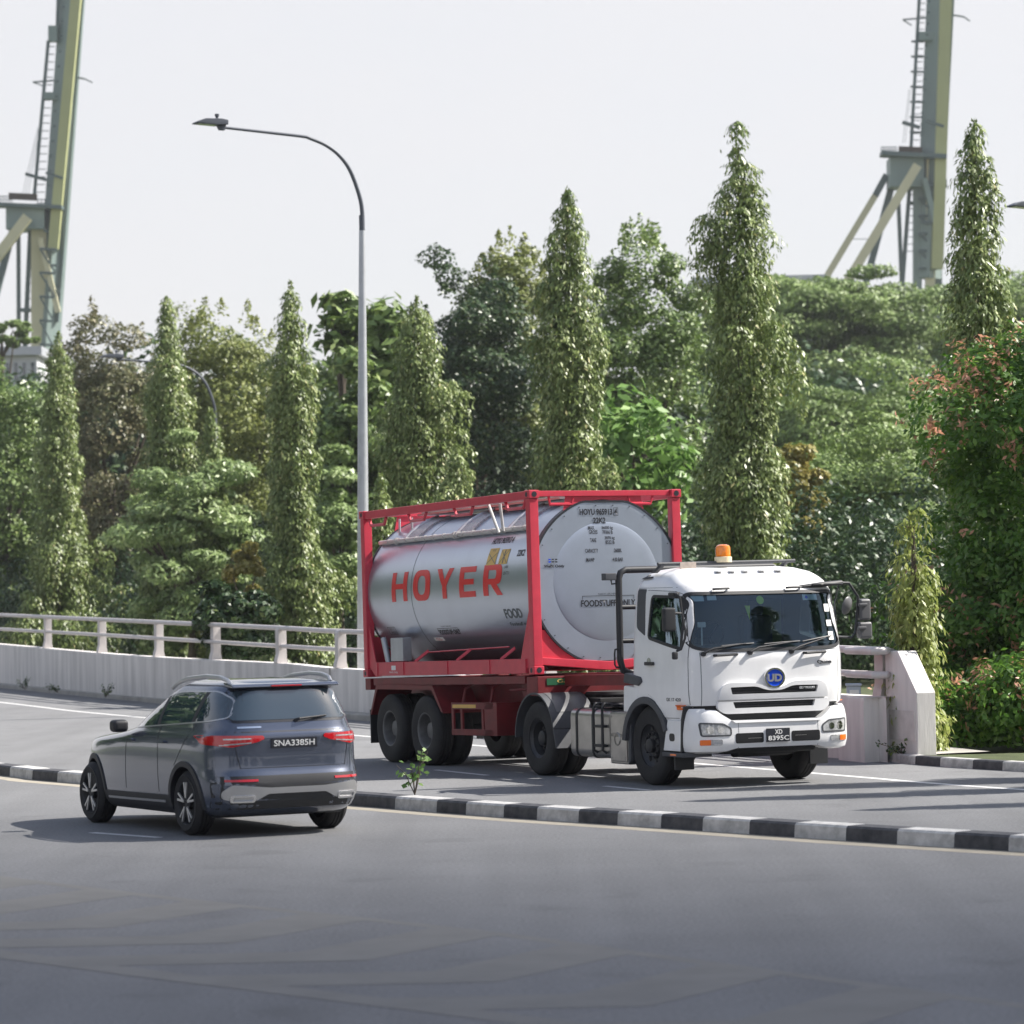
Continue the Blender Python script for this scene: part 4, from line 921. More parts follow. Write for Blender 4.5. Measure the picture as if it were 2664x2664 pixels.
# ---- thin sea haze between the road and the cranes
hz = MB(); hz.box(-420, 420, -120, 620, -1.1, 150)
ho = hz.build('haze', [], None, 0); tag(ho, kind='stuff')
hmt = bpy.data.materials.new('haze_air'); hmt.use_nodes = True; hn = hmt.node_tree; hn.nodes.remove(hn.nodes['Principled BSDF'])
pv = hn.nodes.new('ShaderNodeVolumePrincipled'); pv.inputs['Color'].default_value = (0.92, 0.95, 1.0, 1); pv.inputs['Density'].default_value = 0.00018; pv.inputs['Anisotropy'].default_value = 0.2
hn.links.new(pv.outputs[0], hn.nodes['Material Output'].inputs['Volume']); ho.data.materials.append(hmt)

# ------------------------------------------------------------------ wheels
def wheel(parent, x, yo, z, R, w, style, side, yname='wheel', rimR=None):
    """yo: outer face; side -1 faces the camera-left side (-y), +1 the other"""
    ri = rimR or R * 0.56; s = side
    f = lambda L: [(r, -s * a) for r, a in L]
    mb = MB()
    if style == 'front':
        mb.lathe(f([(ri, 0.045), (ri - .012, 0.03), (ri - .03, 0.05), (ri - .05, .075), (ri * .62, .095), (ri * .56, .05), (ri * .5, .045), (ri * .45, .055), (ri * .33, .05), (ri * .31, -.005), (ri * .2, -.02), (0, -.022)]), seg=40)
        for k in range(10):
            a = 2 * pi * k / 10; c = (ri * .6 * 0 + ri * .53 * cos(a), -s * 0.035, ri * .53 * sin(a)); mb.box(c[0] - .014, c[0] + .014, c[1] - .02, c[1] + .02, c[2] - .014, c[2] + .014, .004)
        for k in range(8):
            a = 2 * pi * k / 8 + .2; c = (ri * .77 * cos(a), -s * 0.078, ri * .77 * sin(a)); mb.lathe([(0, -.012), (ri * .085, -.012), (ri * .085, .012), (0, .012)], c, 'Y', 10)
        m = M_['drim']
    elif style == 'drive':
        mb.lathe(f([(ri, 0.03), (ri - .012, 0.02), (ri - .025, .04), (ri - .05, .06), (ri - .055, .10), (ri - .075, .13), (ri - .08, .17), (ri * .55, .19), (ri * .5, .15), (ri * .38, .15), (ri * .36, .07), (ri * .25, .05), (0, .05)]), seg=40)
        for k in range(10):
            a = 2 * pi * k / 10; c = (ri * .5 * cos(a), -s * 0.145, ri * .5 * sin(a)); mb.box(c[0] - .014, c[0] + .014, c[1] - .03, c[1] + .03, c[2] - .014, c[2] + .014, .004)
        m = M_['drim']
    elif style == 'trailer':
        mb.lathe(f([(ri, 0.03), (ri - .01, 0.012), (ri - .028, .018), (ri - .04, .05), (ri - .045, .2), (ri * .5, .22), (ri * .42, .2), (ri * .4, .10), (ri * .27, .085), (0, .085)]), seg=40)
        m = M_['rim']
    else:
        mb.lathe(f([(ri, 0.02), (ri - .01, 0.008), (ri - .02, .02), (ri - .03, .06), (ri * .3, .075), (ri * .28, .03), (ri * .18, .02), (0, .018)]), seg=40)
        m = M_['clad']
    wo = mb.build(yname, m, parent, 35); wo.location = (x, yo, z)
    if style == 'car':
        q = MB()
        for k in range(5):
            a = 2 * pi * k / 5 + .3
            for d in (-.16, .16):
                q.beam((ri * .22 * cos(a), -s * .012, ri * .22 * sin(a)), (ri * .93 * cos(a + d), -s * .012, ri * .93 * sin(a + d)), .026, .02, (0, 1, 0), .004)
        q.build('spokes', M_['silver'], wo, 35)
    t = MB()
    pr = [(ri - .012, .012), (ri + .03, .003), ((ri + R) / 2, -.004), (R - .05, .006), (R - .022, .022), (R, .05)]
    for g_ in (.09, .14, .19) if R > .45 else (.07, .11, .15): pr += [(R, g_ - .008), (R - .011, g_ - .005), (R - .011, g_ + .005), (R, g_ + .008)]
    pr += [(R, w - .05), (R - .022, w - .022), (R - .05, w - .006), ((ri + R) / 2, w + .004), (ri - .012, w - .012)]
    t.lathe(f(pr), seg=56, closed=True)
    t.build('tyre', M_['rubber'], wo, 40)
    return wo

# ------------------------------------------------------------------ the lorry: tractor unit
TX, TY, TH, ZC, TP = 0.26446, 47.20473, 0.45185, 1.41274, 0.018823
e_ = Vector((sin(TH), -cos(TH), 0)); n_ = Vector((cos(TH), sin(TH), 0)); z_ = Vector((0, 0, 1))
def frame(e, n, u, p):
    m = Matrix((e, n, u)).transposed().to_4x4(); m.translation = p; return m
truck = empty('truck', mat=frame(e_, n_, z_, Vector((TX, TY, 0))))
tag(truck, 'white tractor unit with flat cab and orange roof beacon, pulling the tank container', 'truck')
YC = 1.19
cab = Stack([(0.86, 2.86, 4.40, 1.19), (1.05, 2.85, 4.41, 1.215), (1.056, 2.85, 4.545, 1.215), (1.3, 2.85, 4.575, 1.22), (1.62, 2.87, 4.575, 1.22), (1.76, 2.88, 4.55, 1.22), (2.1, 2.91, 4.46, 1.21), (2.5, 2.95, 4.345, 1.19), (2.6, 2.97, 4.285, 1.165), (2.7, 3.0, 4.14, 1.105), (2.77, 3.05, 3.98, 1.02), (2.82, 3.12, 3.78, 0.88), (2.845, 3.22, 3.6, 0.7)], 3.55, YC, 9, 5.5)
body = cab.mesh('cab', [M_['white'], M_['int']], truck, N=176, dz=0.025, smooth=40)
# hollow it, open the windscreen and the side windows, cut the wheel arch
def cut(fn):
    q = MB(); fn(q); boolean(body, q, M_['int'])
cut(lambda q: q.prism([(3.02, 1.28), (4.28, 1.28), (4.30, 1.75), (4.12, 2.5), (3.9, 2.66), (3.1, 2.62)], XZ, 0.13, 2.25))
WS = roundpoly([(0.085, 2.50), (2.295, 2.50), (2.335, 1.81), (2.05, 1.765), (0.33, 1.765), (0.045, 1.81)], [.09, .09, .2, .3, .3, .2], 6)
cut(lambda q: q.prism(WS, YZ, 3.8, 5.0))
SW = roundpoly([(3.56, 2.47), (4.2, 2.455), (4.275, 2.38), (4.27, 1.80), (3.47, 1.94)], [.06, .05, .08, .03, .05], 4)
cut(lambda q: q.prism(SW, XZ, -0.3, 2.7))
q = MB(); q.lathe([(0, -0.1), (0.62, -0.1), (0.62, 0.62), (0, 0.62)], (3.33, -0.04, 0.52), 'Y', 48); boolean(body, q, M_['plast'])
q = MB(); q.lathe([(0, -0.1), (0.62, -0.1), (0.62, 0.62), (0, 0.62)], (3.33, 1.86, 0.52), 'Y', 48); boolean(body, q, M_['plast'])
body.data.polygons.foreach_set('use_smooth', [True] * len(body.data.polygons)); body.data.set_sharp_from_angle(angle=rad(32))

def shrink(P, k, c=None):
    c = c or (sum(p[0] for p in P) / len(P), sum(p[1] for p in P) / len(P))
    out = []
    n = len(P)
    for i in range(n):
        a = Vector(P[i - 1]); b = Vector(P[(i + 1) % n]); d = (b - a); nrm = Vector((-d.y, d.x)).normalized()
        if (Vector(c) - Vector(P[i])).dot(nrm) < 0: nrm = -nrm
        out.append((P[i][0] + nrm.x * k, P[i][1] + nrm.y * k))
    return out
d = Decal(cab.front, .08); d.ring(shrink(WS, -0.022), shrink(WS, 0.02), .012, .014); d.build('windscreen_seal', M_['plast'], truck)
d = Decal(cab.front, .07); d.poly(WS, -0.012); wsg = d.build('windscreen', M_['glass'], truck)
d = Decal(cab.front, .1)
d.poly(rect(.17, .33, 2.40, 2.475), -.016); d.poly(rect(.375, .505, 2.41, 2.48), -.016); d.poly(rect(1.79, 2.02, 2.385, 2.46), -.016)
for v, a in ((2.33, .1), (2.12, .08), (1.97, .11)): d.poly(rect(2.10, 2.19, v - a, v), .004)
islands(d.build('sticker', M_['ivory'], wsg))
d = Decal(cab.front, .1); d.poly(circ(1.145, 2.40, .055), -.016); d.build('round_sticker', M_['lime'], wsg)
d = Decal(cab.front, .1); d.poly([(.92, 2.33), (1.0, 2.33), (.965, 2.14)], -.05); d.build('pennant', M_['lime'], wsg)
d = Decal(cab.front, .1); d.poly(circ(1.85, 2.425, .022, 10), -.0145); d.build('logo', M_['blue'], wsg)

# side: door, windows, seams
def side_set(mapf, sg):
    DO = roundpoly([(3.385, 2.555), (4.13, 2.53), (4.30, 2.45), (4.375, 2.1), (4.375, .90), (3.84, .90), (3.60, 1.13), (3.385, 1.22)], [.05, .06, .1, .05, .03, .05, .1, .05], 4)
    d = Decal(mapf, .09); d.ring(shrink(DO, -.007), shrink(DO, .012), .0025); d.build('door_gap', M_['plast'], truck, 0)
    d = Decal(mapf, .09); d.hole(DO, SW, .009, .008); dr = d.build('door', M_['white'], truck, 30)
    d = Decal(mapf, .09); d.ring(shrink(SW, -.026), shrink(SW, .012), .012, .012); d.build('window_seal', M_['plast'], dr)
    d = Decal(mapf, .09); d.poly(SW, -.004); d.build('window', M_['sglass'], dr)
    RW = roundpoly([(3.14, 2.575), (3.375, 2.57), (3.365, 1.96), (3.13, 2.06)], [.03, .02, .02, .06], 3)
    d = Decal(mapf, .09); d.poly(RW, .006, .006); d.build('rear_quarter_panel', M_['dplast'], truck)
    d = Decal(mapf, .05); d.poly(roundpoly(rect(3.40, 3.63, 1.575, 1.62), .02, 3), .04, .036); d.build('handle', M_['plast'], dr)
    d = Decal(mapf, .05); d.poly(circ(3.48, 1.625, .055, 16, .05), .0115); d.build('handle_recess', M_['lens'], dr)
    d = Decal(mapf, .05); d.poly(roundpoly(rect(4.17, 4.33, 1.005, 1.07), .02, 3), .035, .034); d.build('side_indicator', M_['orange'], truck)
    d = Decal(mapf, .05); d.poly([(3.1, 2.705), (3.38, 2.715), (3.38, 2.735), (3.27, 2.735), (3.24, 2.76), (3.2, 2.735)], .03, .03); d.build('grab_handle', M_['plast'], truck)
    return dr
door = side_set(cab.right, -1); side_set(cab.left, 1)
d = Decal(cab.right, .05); d.text('GK 17 420', 3.93, 4.26, 1.115, 1.16, .012, .02); d.build('badge', M_['dplast'], door, 0)
# horizontal belt seam and roof seam
d = Decal(cab.right, .1); d.poly(rect(2.95, 4.2, 2.583, 2.588), .002); d.build('belt_seam', M_['gry'], truck, 0)
d = Decal(cab.front, .05)
for y in (.165, 2.215): d.poly([(y, 1.74), (y + .008, 1.74), (y + .018, 1.06), (y + .01, 1.06)], .002)
d.poly(rect(.17, 2.22, 1.738, 1.745), .002)
d.build('panel_seam', M_['gry'], truck, 0)
# lower rear fender trim behind the door
mb = MB(); mb.prism([(2.80, 1.47), (3.24, 1.42), (3.28, 1.36), (3.18, 1.30), (2.76, 1.34)], XZ, -.055, .5, .02); mb.build('fender_trim', M_['dplast'], truck)
mb = MB()
arc = [(3.33 + .645 * cos(a), .52 + .645 * sin(a)) for a in np.linspace(rad(20), rad(175), 18)] + [(3.33 + .55 * cos(a), .52 + .55 * sin(a)) for a in np.linspace(rad(175), rad(20), 18)]
mb.prism(arc, XZ, -.05, .3, .008); mb.prism(arc, XZ, 2.08, 2.43, .008); islands(mb.build('wheel_arch', M_['dplast'], truck, 30))
mb = MB(); mb.prism([(2.74, 1.30), (3.2, 1.28), (3.1, 1.1), (2.9, .95), (2.72, .95)], XZ, -.035, .25, .02); mb.build('rear_fender', M_['white'], truck)

# bumper
bump = Stack([(0.445, 3.7, 4.56, 1.17), (0.47, 3.7, 4.62, 1.22), (0.6, 3.7, 4.655, 1.235), (0.8, 3.7, 4.65, 1.235), (0.98, 3.7, 4.60, 1.225), (1.02, 3.7, 4.57, 1.21)], 3.6, YC, 9, 6)
bp = bump.mesh('bumper', [M_['white'], M_['plast']], truck, N=176, dz=0.03)
q = MB(); q.prism([(.20, 1.2), (.20, 1.005), (.33, 1.0), (.42, .93), (.53, .862), (1.85, .852), (1.96, .92), (2.06, .99), (2.2, 1.0), (2.2, 1.2)], YZ, 3.5, 5.0); boolean(bp, q, M_['white'])
q = MB(); q.prism([(.38, .3), (.38, .45), (.6, .505), (1.78, .505), (2.0, .45), (2.0, .3)], YZ, 3.5, 5.0); boolean(bp, q, M_['white'])
q = MB(); q.box(3.4, 4.315, -.2, 2.6, .2, 1.2); boolean(bp, q, M_['plast'])
bp.data.polygons.foreach_set('use_smooth', [True] * len(bp.data.polygons)); bp.data.set_sharp_from_angle(angle=rad(32))
mb = MB(); mb.prism([(4.27, .46), (4.325, .46), (4.33, .7), (4.385, 1.04), (4.37, 1.06), (4.30, .88)], XZ, -.034, .1, .004); mb.build('bumper_gap', M_['plast'], truck)
band = Stack([(0.78, 3.7, 4.50, 1.13), (1.07, 3.7, 4.50, 1.17)], 3.5, YC, 9, 6); band.mesh('bumper_band', M_['plast'], truck, N=96, dz=.1)
d = Decal(bump.front, .1); d.poly([(.52, .862), (1.87, .855), (1.82, .825), (.57, .83)], .02, .02); d.build('bumper_step', M_['white'], truck)
d = Decal(bump.front, .06); d.poly(roundpoly(rect(.57, .985, .565, .695), .03, 4), .003); d.poly(roundpoly(rect(1.40, 1.83, .565, .70), .03, 4), .003); islands(d.build('air_intake', M_['hub'], bp))
d = Decal(bump.front, .1); d.poly(rect(1.45, 1.62, .64, .645), .012); d.poly(rect(.75, .95, .625, .63), .012)
d.build('tow_bar', M_['alu'], bp, 0)
d = Decal(bump.front, .1)
for y in (.615, 1.80): d.poly(rect(y, y + .006, .50, .84), .002)
d.build('bumper_seam', M_['gry'], bp, 0)
# number plate
d = Decal(bump.front, .2); d.poly(rect(1.02, 1.36, .57, .742), .03, .026); pl = d.build('number_plate', M_['blk'], truck)
d = Decal(bump.front, .2); d.text('XD', 1.135, 1.245, .668, .726, .033, .015); d.text('8395C', 1.035, 1.345, .588, .648, .033, .015); d.build('characters', M_['ivory'], pl, 0)
# lamps in the bumper
for sg, P1, P2 in ((1, [(.10, .835), (.40, .82), (.505, .76), (.505, .675), (.12, .675)], (.10, .385, .545, .625)),):
    for mir in (0, 1):
        fx = (lambda y: y) if not mir else (lambda y: 2 * YC - y)
        pts = [(fx(a), b) for a, b in P1]; pts = pts[::-1] if mir else pts
        R_ = roundpoly(pts, .025, 4)
        d = Decal(bump.front, .06); d.ring(shrink(R_, -.012), shrink(R_, .008), .006, .006); hl = d.build('headlight', M_['dplast'], truck)
        d = Decal(bump.front, .06); d.poly(R_, .004); d.build('lens', M_['lens'], hl)
        d = Decal(bump.front, .06); d.poly(circ(fx(.22), .75, .052), .0075); d.poly(circ(fx(.36), .745, .042), .0075); d.build('reflector', M_['chrome'], hl)
        a, b = sorted((fx(.10), fx(.385))); m1, m2 = sorted((fx(.10), fx(.225)))
        d = Decal(bump.front, .06); d.poly(roundpoly(rect(a, b, .55, .625), .02, 3), .006, .006); fg = d.build('fog_lamp', M_['lens'], truck)
        d = Decal(bump.front, .06); d.poly(roundpoly(rect(m1, m2, .553, .622), .012, 3), .012, .006); d.build('indicator', M_['orange'], fg)

# grille panels
gm = lambda u, v, o: Vector((cab.XF(u, max(v, 1.10)) + o, u, v))
def gpanel(nm, outl, slot, off, bars):
    d = Decal(gm, .09); d.hole(outl, slot, off, off); g_ = d.build(nm, M_['white'], truck, 30)
    d = Decal(gm, .09); d.poly(slot, .004); d.build('grille_mesh', M_['hub'], g_)
    d = Decal(gm, .3)
    for (a, b, v) in bars: d.poly(rect(a, b, v - .008, v + .008), .022, .018)
    d.build('grille_bar', M_['plast'], g_); return g_
G1 = roundpoly([(.37, 1.125), (.41, 1.29), (.5, 1.345), (.93, 1.335), (1.08, 1.27), (1.3, 1.27), (1.45, 1.345), (1.86, 1.345), (1.97, 1.30), (2.01, 1.125)], [.02, .1, .08, .12, .1, .1, .12, .08, .1, .02], 5)
S1 = roundpoly([(.56, 1.195), (.535, 1.285), (.93, 1.29), (1.08, 1.232), (1.3, 1.232), (1.45, 1.29), (1.845, 1.285), (1.82, 1.195)], [.015, .015, .08, .08, .08, .08, .015, .015], 4)
g1 = gpanel('upper_grille', G1, S1, .045, [(.56, .98, 1.255), (1.4, 1.82, 1.255), (.56, 1.82, 1.218)])
G2 = roundpoly([(.37, 1.105), (.35, 1.02), (.45, .945), (1.93, .945), (2.03, 1.02), (2.01, 1.105)], [.02, .06, .08, .08, .06, .02], 5)
S2 = roundpoly([(.575, 1.095), (.605, 1.015), (1.775, 1.015), (1.805, 1.095)], .012, 3)
g2 = gpanel('lower_grille', G2, S2, .05, [(.6, 1.78, 1.068), (.6, 1.78, 1.04)])
d = Decal(cab.front, .1); d.text('UD TRUCKS', 1.56, 1.79, 1.238, 1.266, .05, .02, .012); d.build('lettering', M_['lens'], g1, 0)
d = Decal(cab.front, .1); d.ring(circ(1.19, 1.392, .152, 36, .13), circ(1.19, 1.392, .125, 36, .107), .05, .05); em = d.build('emblem', M_['chrome'], truck)
d = Decal(cab.front, .1); d.poly(circ(1.19, 1.392, .129, 36, .111), .035, .03); d.build('disc', M_['blue'], em)
d = Decal(cab.front, .1); d.text('UD', 1.082, 1.298, 1.342, 1.442, .046, .045, .012); d.build('letters', mat('emblem_grey', (.42, .43, .45), .3, .6), em, 30)
d = Decal(cab.front, .1); d.text('Quon', 1.86, 2.09, 1.55, 1.605, .014, .015, .012); d.build('badge', M_['dplast'], truck, 0)
# wipers, grab bars, clips
CFm = lambda y, z, o: cab.front(y, z, o)
for i, (a, b, e1, e2) in enumerate((((.20, 1.735), (.80, 1.845), (.45, 1.82), (.93, 1.845)), ((.85, 1.735), (1.5, 1.85), (1.08, 1.83), (1.62, 1.855)), ((1.47, 1.735), (2.02, 1.89), (1.66, 1.85), (2.14, 1.915)))):
    mb = MB(); mb.tube([CFm(a[0], a[1] - .012, .0), CFm(a[0], a[1] - .012, .05)], .03, 10); mb.tube([CFm(*a, .045), CFm(a[0] + .12, a[1] + .055, .055), CFm(*b, .04)], [.017, .014, .008], 8); mb.box(-.001, .001, -.001, .001, -.001, .001, 0, Matrix.Translation(CFm(*a, .04)))
    wp = mb.build('wiper', M_['plast'], truck); mb = MB(); mb.tube([CFm(*e1, .02), CFm((e1[0] + e2[0]) / 2, (e1[1] + e2[1]) / 2 + .004, .028), CFm(*e2, .02)], .01, 6); mb.build('blade', M_['plast'], wp)
for a, b in ((.34, .67), (1.66, 2.0)):
    mb = MB(); mb.tube([CFm(a, 1.70, 0), CFm(a + .02, 1.70, .05), CFm(b - .02, 1.71, .05), CFm(b, 1.71, 0)], .017, 8); mb.build('grab_bar', M_['plast'], truck)
for a, b in ((.46, .70), (1.55, 1.79)):
    mb = MB(); mb.tube([CFm(a, 2.552, .02), CFm(a + .03, 2.555, .045), CFm(b - .03, 2.56, .045), CFm(b, 2.56, .02)], .015, 8); mb.build('roof_grab_handle', M_['plast'], truck)

# cab interior
mb = MB(); mb.prism([(3.95, 1.3), (4.27, 1.3), (4.29, 1.76), (4.2, 1.83), (4.0, 1.84), (3.93, 1.7)], XZ, .135, 2.245, .03); mb.build('dashboard', M_['int'], truck)
for y in (.62, 1.76):
    mb = MB(); mb.box(3.2, 3.75, y - .24, y + .24, 1.3, 1.55, .06); mb.prism([(3.13, 1.5), (3.3, 1.5), (3.22, 2.2), (3.08, 2.2)], XZ, y - .23, y + .23, .05); mb.box(3.06, 3.2, y - .13, y + .13, 2.2, 2.4, .05); mb.build('seat', M_['seat'], truck)
mb = MB(); sw = Matrix.Translation((3.9, .62, 1.93)) @ Matrix.Rotation(rad(-62), 4, 'Y')
mb.tube([sw @ Vector((.22 * cos(a), .22 * sin(a), 0)) for a in np.linspace(0, 2 * pi, 28, endpoint=False)], .016, 8, closed=True)
for a in (0.5, 2.6, 4.7): mb.tube([sw @ Vector((0, 0, -.03)), sw @ Vector((.21 * cos(a), .21 * sin(a), 0))], .014, 6)
mb.tube([sw @ Vector((0, 0, -.03)), Vector((4.1, .62, 1.75))], .03, 8); mb.build('steering_wheel', M_['plast'], truck)
mb = MB(); mb.tube([(4.2, .36, 1.83), (4.2, .36, 2.06)], .012, 6); mb.box(4.18, 4.21, .30, .42, 2.06, 2.13, .01); mb.build('phone_holder', M_['ivory'], truck)
mb = MB(); mb.box(3.07, 3.1, .16, .5, 1.6, 2.4); mb.box(3.07, 3.1, 1.9, 2.2, 1.6, 2.4); islands(mb.build('curtain', mat('curtain_green', (0.16, 0.22, 0.13), .9), truck))

# roof gear
mb = MB(); mb.tube([(3.62, .05, 2.895), (3.62, 2.12, 2.91)], .024, 10)
for y in (.14, 2.0): mb.prism([(3.3, 2.78), (3.4, 2.78), (3.66, 2.9), (3.58, 2.91)], XZ, y - .03, y + .03, .008)
mb.build('roof_bar', M_['dplast'], truck)
mb = MB(); mb.box(3.645, 3.66, .36, .60, 2.785, 2.915, .003); mb.build('roof_plate', mat('card_beige', (.5, .42, .36), .7, noise=.3, nscale=12), truck)
mb = MB(); mb.lathe([(0, 0), (.115, 0), (.115, .07), (.1, .075), (0, .075)], (3.62, 1.03, 2.905), 'Z', 28); bb_ = mb.build('beacon', M_['cream'], truck)
mb = MB(); mb.lathe([(0, .076), (.098, .076), (.1, .1), (.098, .19), (.085, .22), (.05, .235), (0, .238)], (3.62, 1.03, 2.905), 'Z', 28); mb.build('beacon_dome', M_['amber'], bb_)
mb = MB()
for y in (.7, .9, 1.1, 1.35, 1.6): mb.box(3.95, 4.05, y, y + .1, 2.775, 2.795, .005)
islands(mb.build('roof_vent', M_['white'], truck))
# guard frame behind the cab
mb = MB(); mb.tube([(2.68, .12, 1.45), (2.68, .0, 1.5), (2.68, -.04, 1.62), (2.68, -.04, 2.72), (2.68, -.01, 2.80), (2.68, .06, 2.835), (2.68, 2.32, 2.85), (2.68, 2.4, 2.8), (2.68, 2.42, 2.7), (2.68, 2.42, 1.5)], .046, 12)
for z in (2.34, 1.89): mb.tube([(2.68, -.04, z), (2.68, 2.42, z)], .034, 10)
mb.build('guard_frame', M_['plast'], truck)
mb = MB(); mb.tube([(2.69, -.05, 1.79), (2.69, -.12, 1.78), (2.69, -.13, 1.72), (2.69, -.13, 1.58), (2.69, -.11, 1.545), (2.69, -.02, 1.54)], .013, 8); mb.build('grab_loop', M_['plast'], truck)
mb = MB(); mb.box(2.6, 2.72, -.26, -.09, 2.70, 2.795, .012); mb.tube([(2.67, -.15, 2.71), (2.67, -.14, 2.65), (2.67, -.04, 2.66)], .012, 6); mb.build('work_lamp', M_['dplast'], truck)
# mirrors, driver's side
mb = MB(); mb.tube([(4.2, -.02, 2.5), (4.36, -.09, 2.5), (4.4, -.06, 2.46), (4.4, -.04, 2.28), (4.41, -.02, 2.12), (4.42, .0, 2.03), (4.42, -.01, 1.93), (4.40, -.06, 1.79), (4.38, -.12, 1.765)], .016, 8); mb.tube([(4.4, -.05, 2.25), (4.4, -.2, 2.26)], .02, 8); mb.box(4.12, 4.3, -.09, 0, 2.475, 2.525, .02); ma = mb.build('mirror_arm', M_['plast'], truck)
mb = MB(); mb.box(4.36, 4.45, -.325, -.14, 2.02, 2.33, .035); mb.build('wing_mirror', M_['plast'], truck)
mb = MB(); mb.box(4.36, 4.42, -.185, -.11, 1.66, 1.76, .02); mb.build('kerb_mirror', M_['plast'], truck)
# mirrors, kerb side, on their big bracket
mb = MB(); mb.tube([(4.3, 1.78, 2.56), (4.33, 2.1, 2.585), (4.2, 2.48, 2.61)], [.022, .035, .03], 8); mb.box(4.22, 4.36, 1.95, 2.42, 2.57, 2.6, .01)
mb.tube([(4.17, 2.46, 2.605), (4.15, 2.63, 2.60), (4.15, 2.77, 2.41), (4.15, 2.74, 2.15), (4.15, 2.71, 1.93), (4.15, 2.65, 1.875), (4.15, 2.45, 1.89), (4.2, 2.36, 1.9)], .018, 8); mb.tube([(4.15, 2.47, 2.57), (4.15, 2.40, 2.33), (4.22, 2.38, 2.1)], .012, 6)
mb.build('mirror_bracket', M_['plast'], truck)
for (a, b, c_, e2) in ((2.765, 2.945, 2.095, 2.385), (2.745, 2.96, 1.855, 2.08)):
    mb = MB(); mb.box(4.10, 4.2, a, b, c_, e2, .038, seg=3); mb.box(4.19, 4.235, a - .03, a + .1, e2 - .1, e2 - .06, .012); mb.build('wing_mirror', M_['mgrey'], truck)
mb = MB(); R_ = Matrix.Translation((4.2, 2.56, 2.3)) @ Matrix.Rotation(rad(-28), 4, 'X') @ Matrix.Rotation(rad(35), 4, 'Z')
t = MB(); t.lathe([(0, .05), (.05, .045), (.11, .02), (.125, 0), (.12, -.01), (0, -.012)], (0, 0, 0), 'X', 26); bmesh.ops.transform(t.bm, matrix=R_, verts=t.bm.verts); t.build('round_mirror', M_['mgrey'], truck)

# chassis, tank, boxes, wheels
mb = MB()
for y in (.74, 1.56): mb.box(-1.1, 4.4, y, y + .08, .72, 1.0, .01)
for x in (-.9, .3, 1.4, 2.6, 3.9): mb.box(x, x + .1, .8, 1.6, .76, .96)
mb.box(3.85, 4.45, .5, 1.9, .42, .62, .05); mb.box(3.6, 4.3, .7, 1.7, .62, 1.0, .05); mb.tube([(3.33, .2, .5), (3.33, 2.2, .5)], .06, 10); mb.tube([(0, .2, .52), (0, 2.2, .52)], .1, 12); mb.lathe([(0, -.2), (.2, -.17), (.25, 0), (.2, .17), (0, .2)], (0, 1.2, .52), 'X', 18); mb.box(2.2, 2.75, .6, 1.9, .5, 1.35, .05)
mb.build('chassis', M_['chas'], truck)
mb = MB(); mb.tube([(4.35, .55, .47), (4.4, .8, .45), (4.4, 1.6, .45), (4.35, 1.85, .47)], .035, 8); mb.prism([(4.1, .5), (4.45, .5), (4.4, .4), (4.2, .36)], XZ, .75, 1.6, .03); mb.build('front_underside', M_['chas'], truck)
mb = MB(); mb.box(2.7, 2.74, .3, 2.1, 1.25, 1.42, .01); mb.tube([(1.6, 1.1, 1.03), (2.1, .95, 1.1), (2.6, .9, 1.3)], .025, 8); mb.tube([(1.5, 1.25, 1.03), (2.0, 1.2, 1.15), (2.6, 1.1, 1.35)], .02, 8); mb.box(1.3, 2.6, .25, 2.1, .985, 1.02, .01); mb.build('catwalk', M_['dplast'], truck)
mb = MB(); mb.lathe([(0, 0), (.45, 0), (.47, .05), (.45, .09), (0, .1)], (0.1, 1.2, 1.06), 'Z', 26); mb.box(-.4, .6, .72, 1.68, 1.0, 1.07, .01); mb.build('fifth_wheel', M_['chas'], truck)
tk = MB(); tk.prism(roundpoly(rect(.06, .64, .30, .96), .11, 6), lambda u, v, t: Vector((t, u, v)), .97, 2.14, .012); tk = tk.build('fuel_tank', M_['alu'], truck)
mb = MB()
for x in (1.14, 1.62): mb.prism(roundpoly(rect(.05, .65, .29, .97), .12, 6), lambda u, v, t: Vector((t, u, v)), x, x + .045)
islands(mb.build('strap', M_['plast'], tk))
mb = MB(); mb.lathe([(0, 0), (.06, 0), (.06, .05), (0, .055)], (1.35, .3, .96), 'Z', 16); mb.build('filler_cap', M_['plast'], tk)
mb = MB()
for x in (1.80, 2.06): mb.tube([(x, .3, 1.02), (x, .02, 1.04), (x, -.01, .98), (x, -.01, .42), (x, .05, .38)], .02, 8)
for z in (.46, .72): mb.box(1.78, 2.08, -.02, .1, z, z + .035, .008)
mb.box(1.7, 2.15, .1, .5, 1.0, 1.03, .006); mb.build('side_step', M_['plast'], truck)
mb = MB(); mb.box(2.16, 2.72, .05, .6, .245, .94, .02); bx = mb.build('battery_box', M_['alu'], truck)
mb = MB(); mb.box(2.2, 2.66, .035, .052, .64, .92, .012); mb.box(2.2, 2.66, .035, .052, .28, .62, .012); bmesh.ops.create_cube
for x, z in ((2.24, .88), (2.62, .88), (2.62, .33), (2.24, .33), (2.62, .62)): mb.lathe([(0, -.006), (.014, -.006), (.014, .006), (0, .006)], (x, .036, z), 'Y', 10)
mb.build('cover', M_['alu'], bx)
mb = MB(); mb.lathe([(.075, -.005), (.085, -.008), (.09, 0), (.07, 0)], (2.40, .033, .58), 'Y', 24); mb.build('embossed_disc', M_['alu'], bx)
mb = MB(); mb.prism([(2.76, .25), (2.84, .3), (2.86, .9), (2.98, 1.12), (2.92, 1.14), (2.78, .95)], XZ, .0, .35, .01); mb.build('mudguard_stay', M_['dplast'], truck)
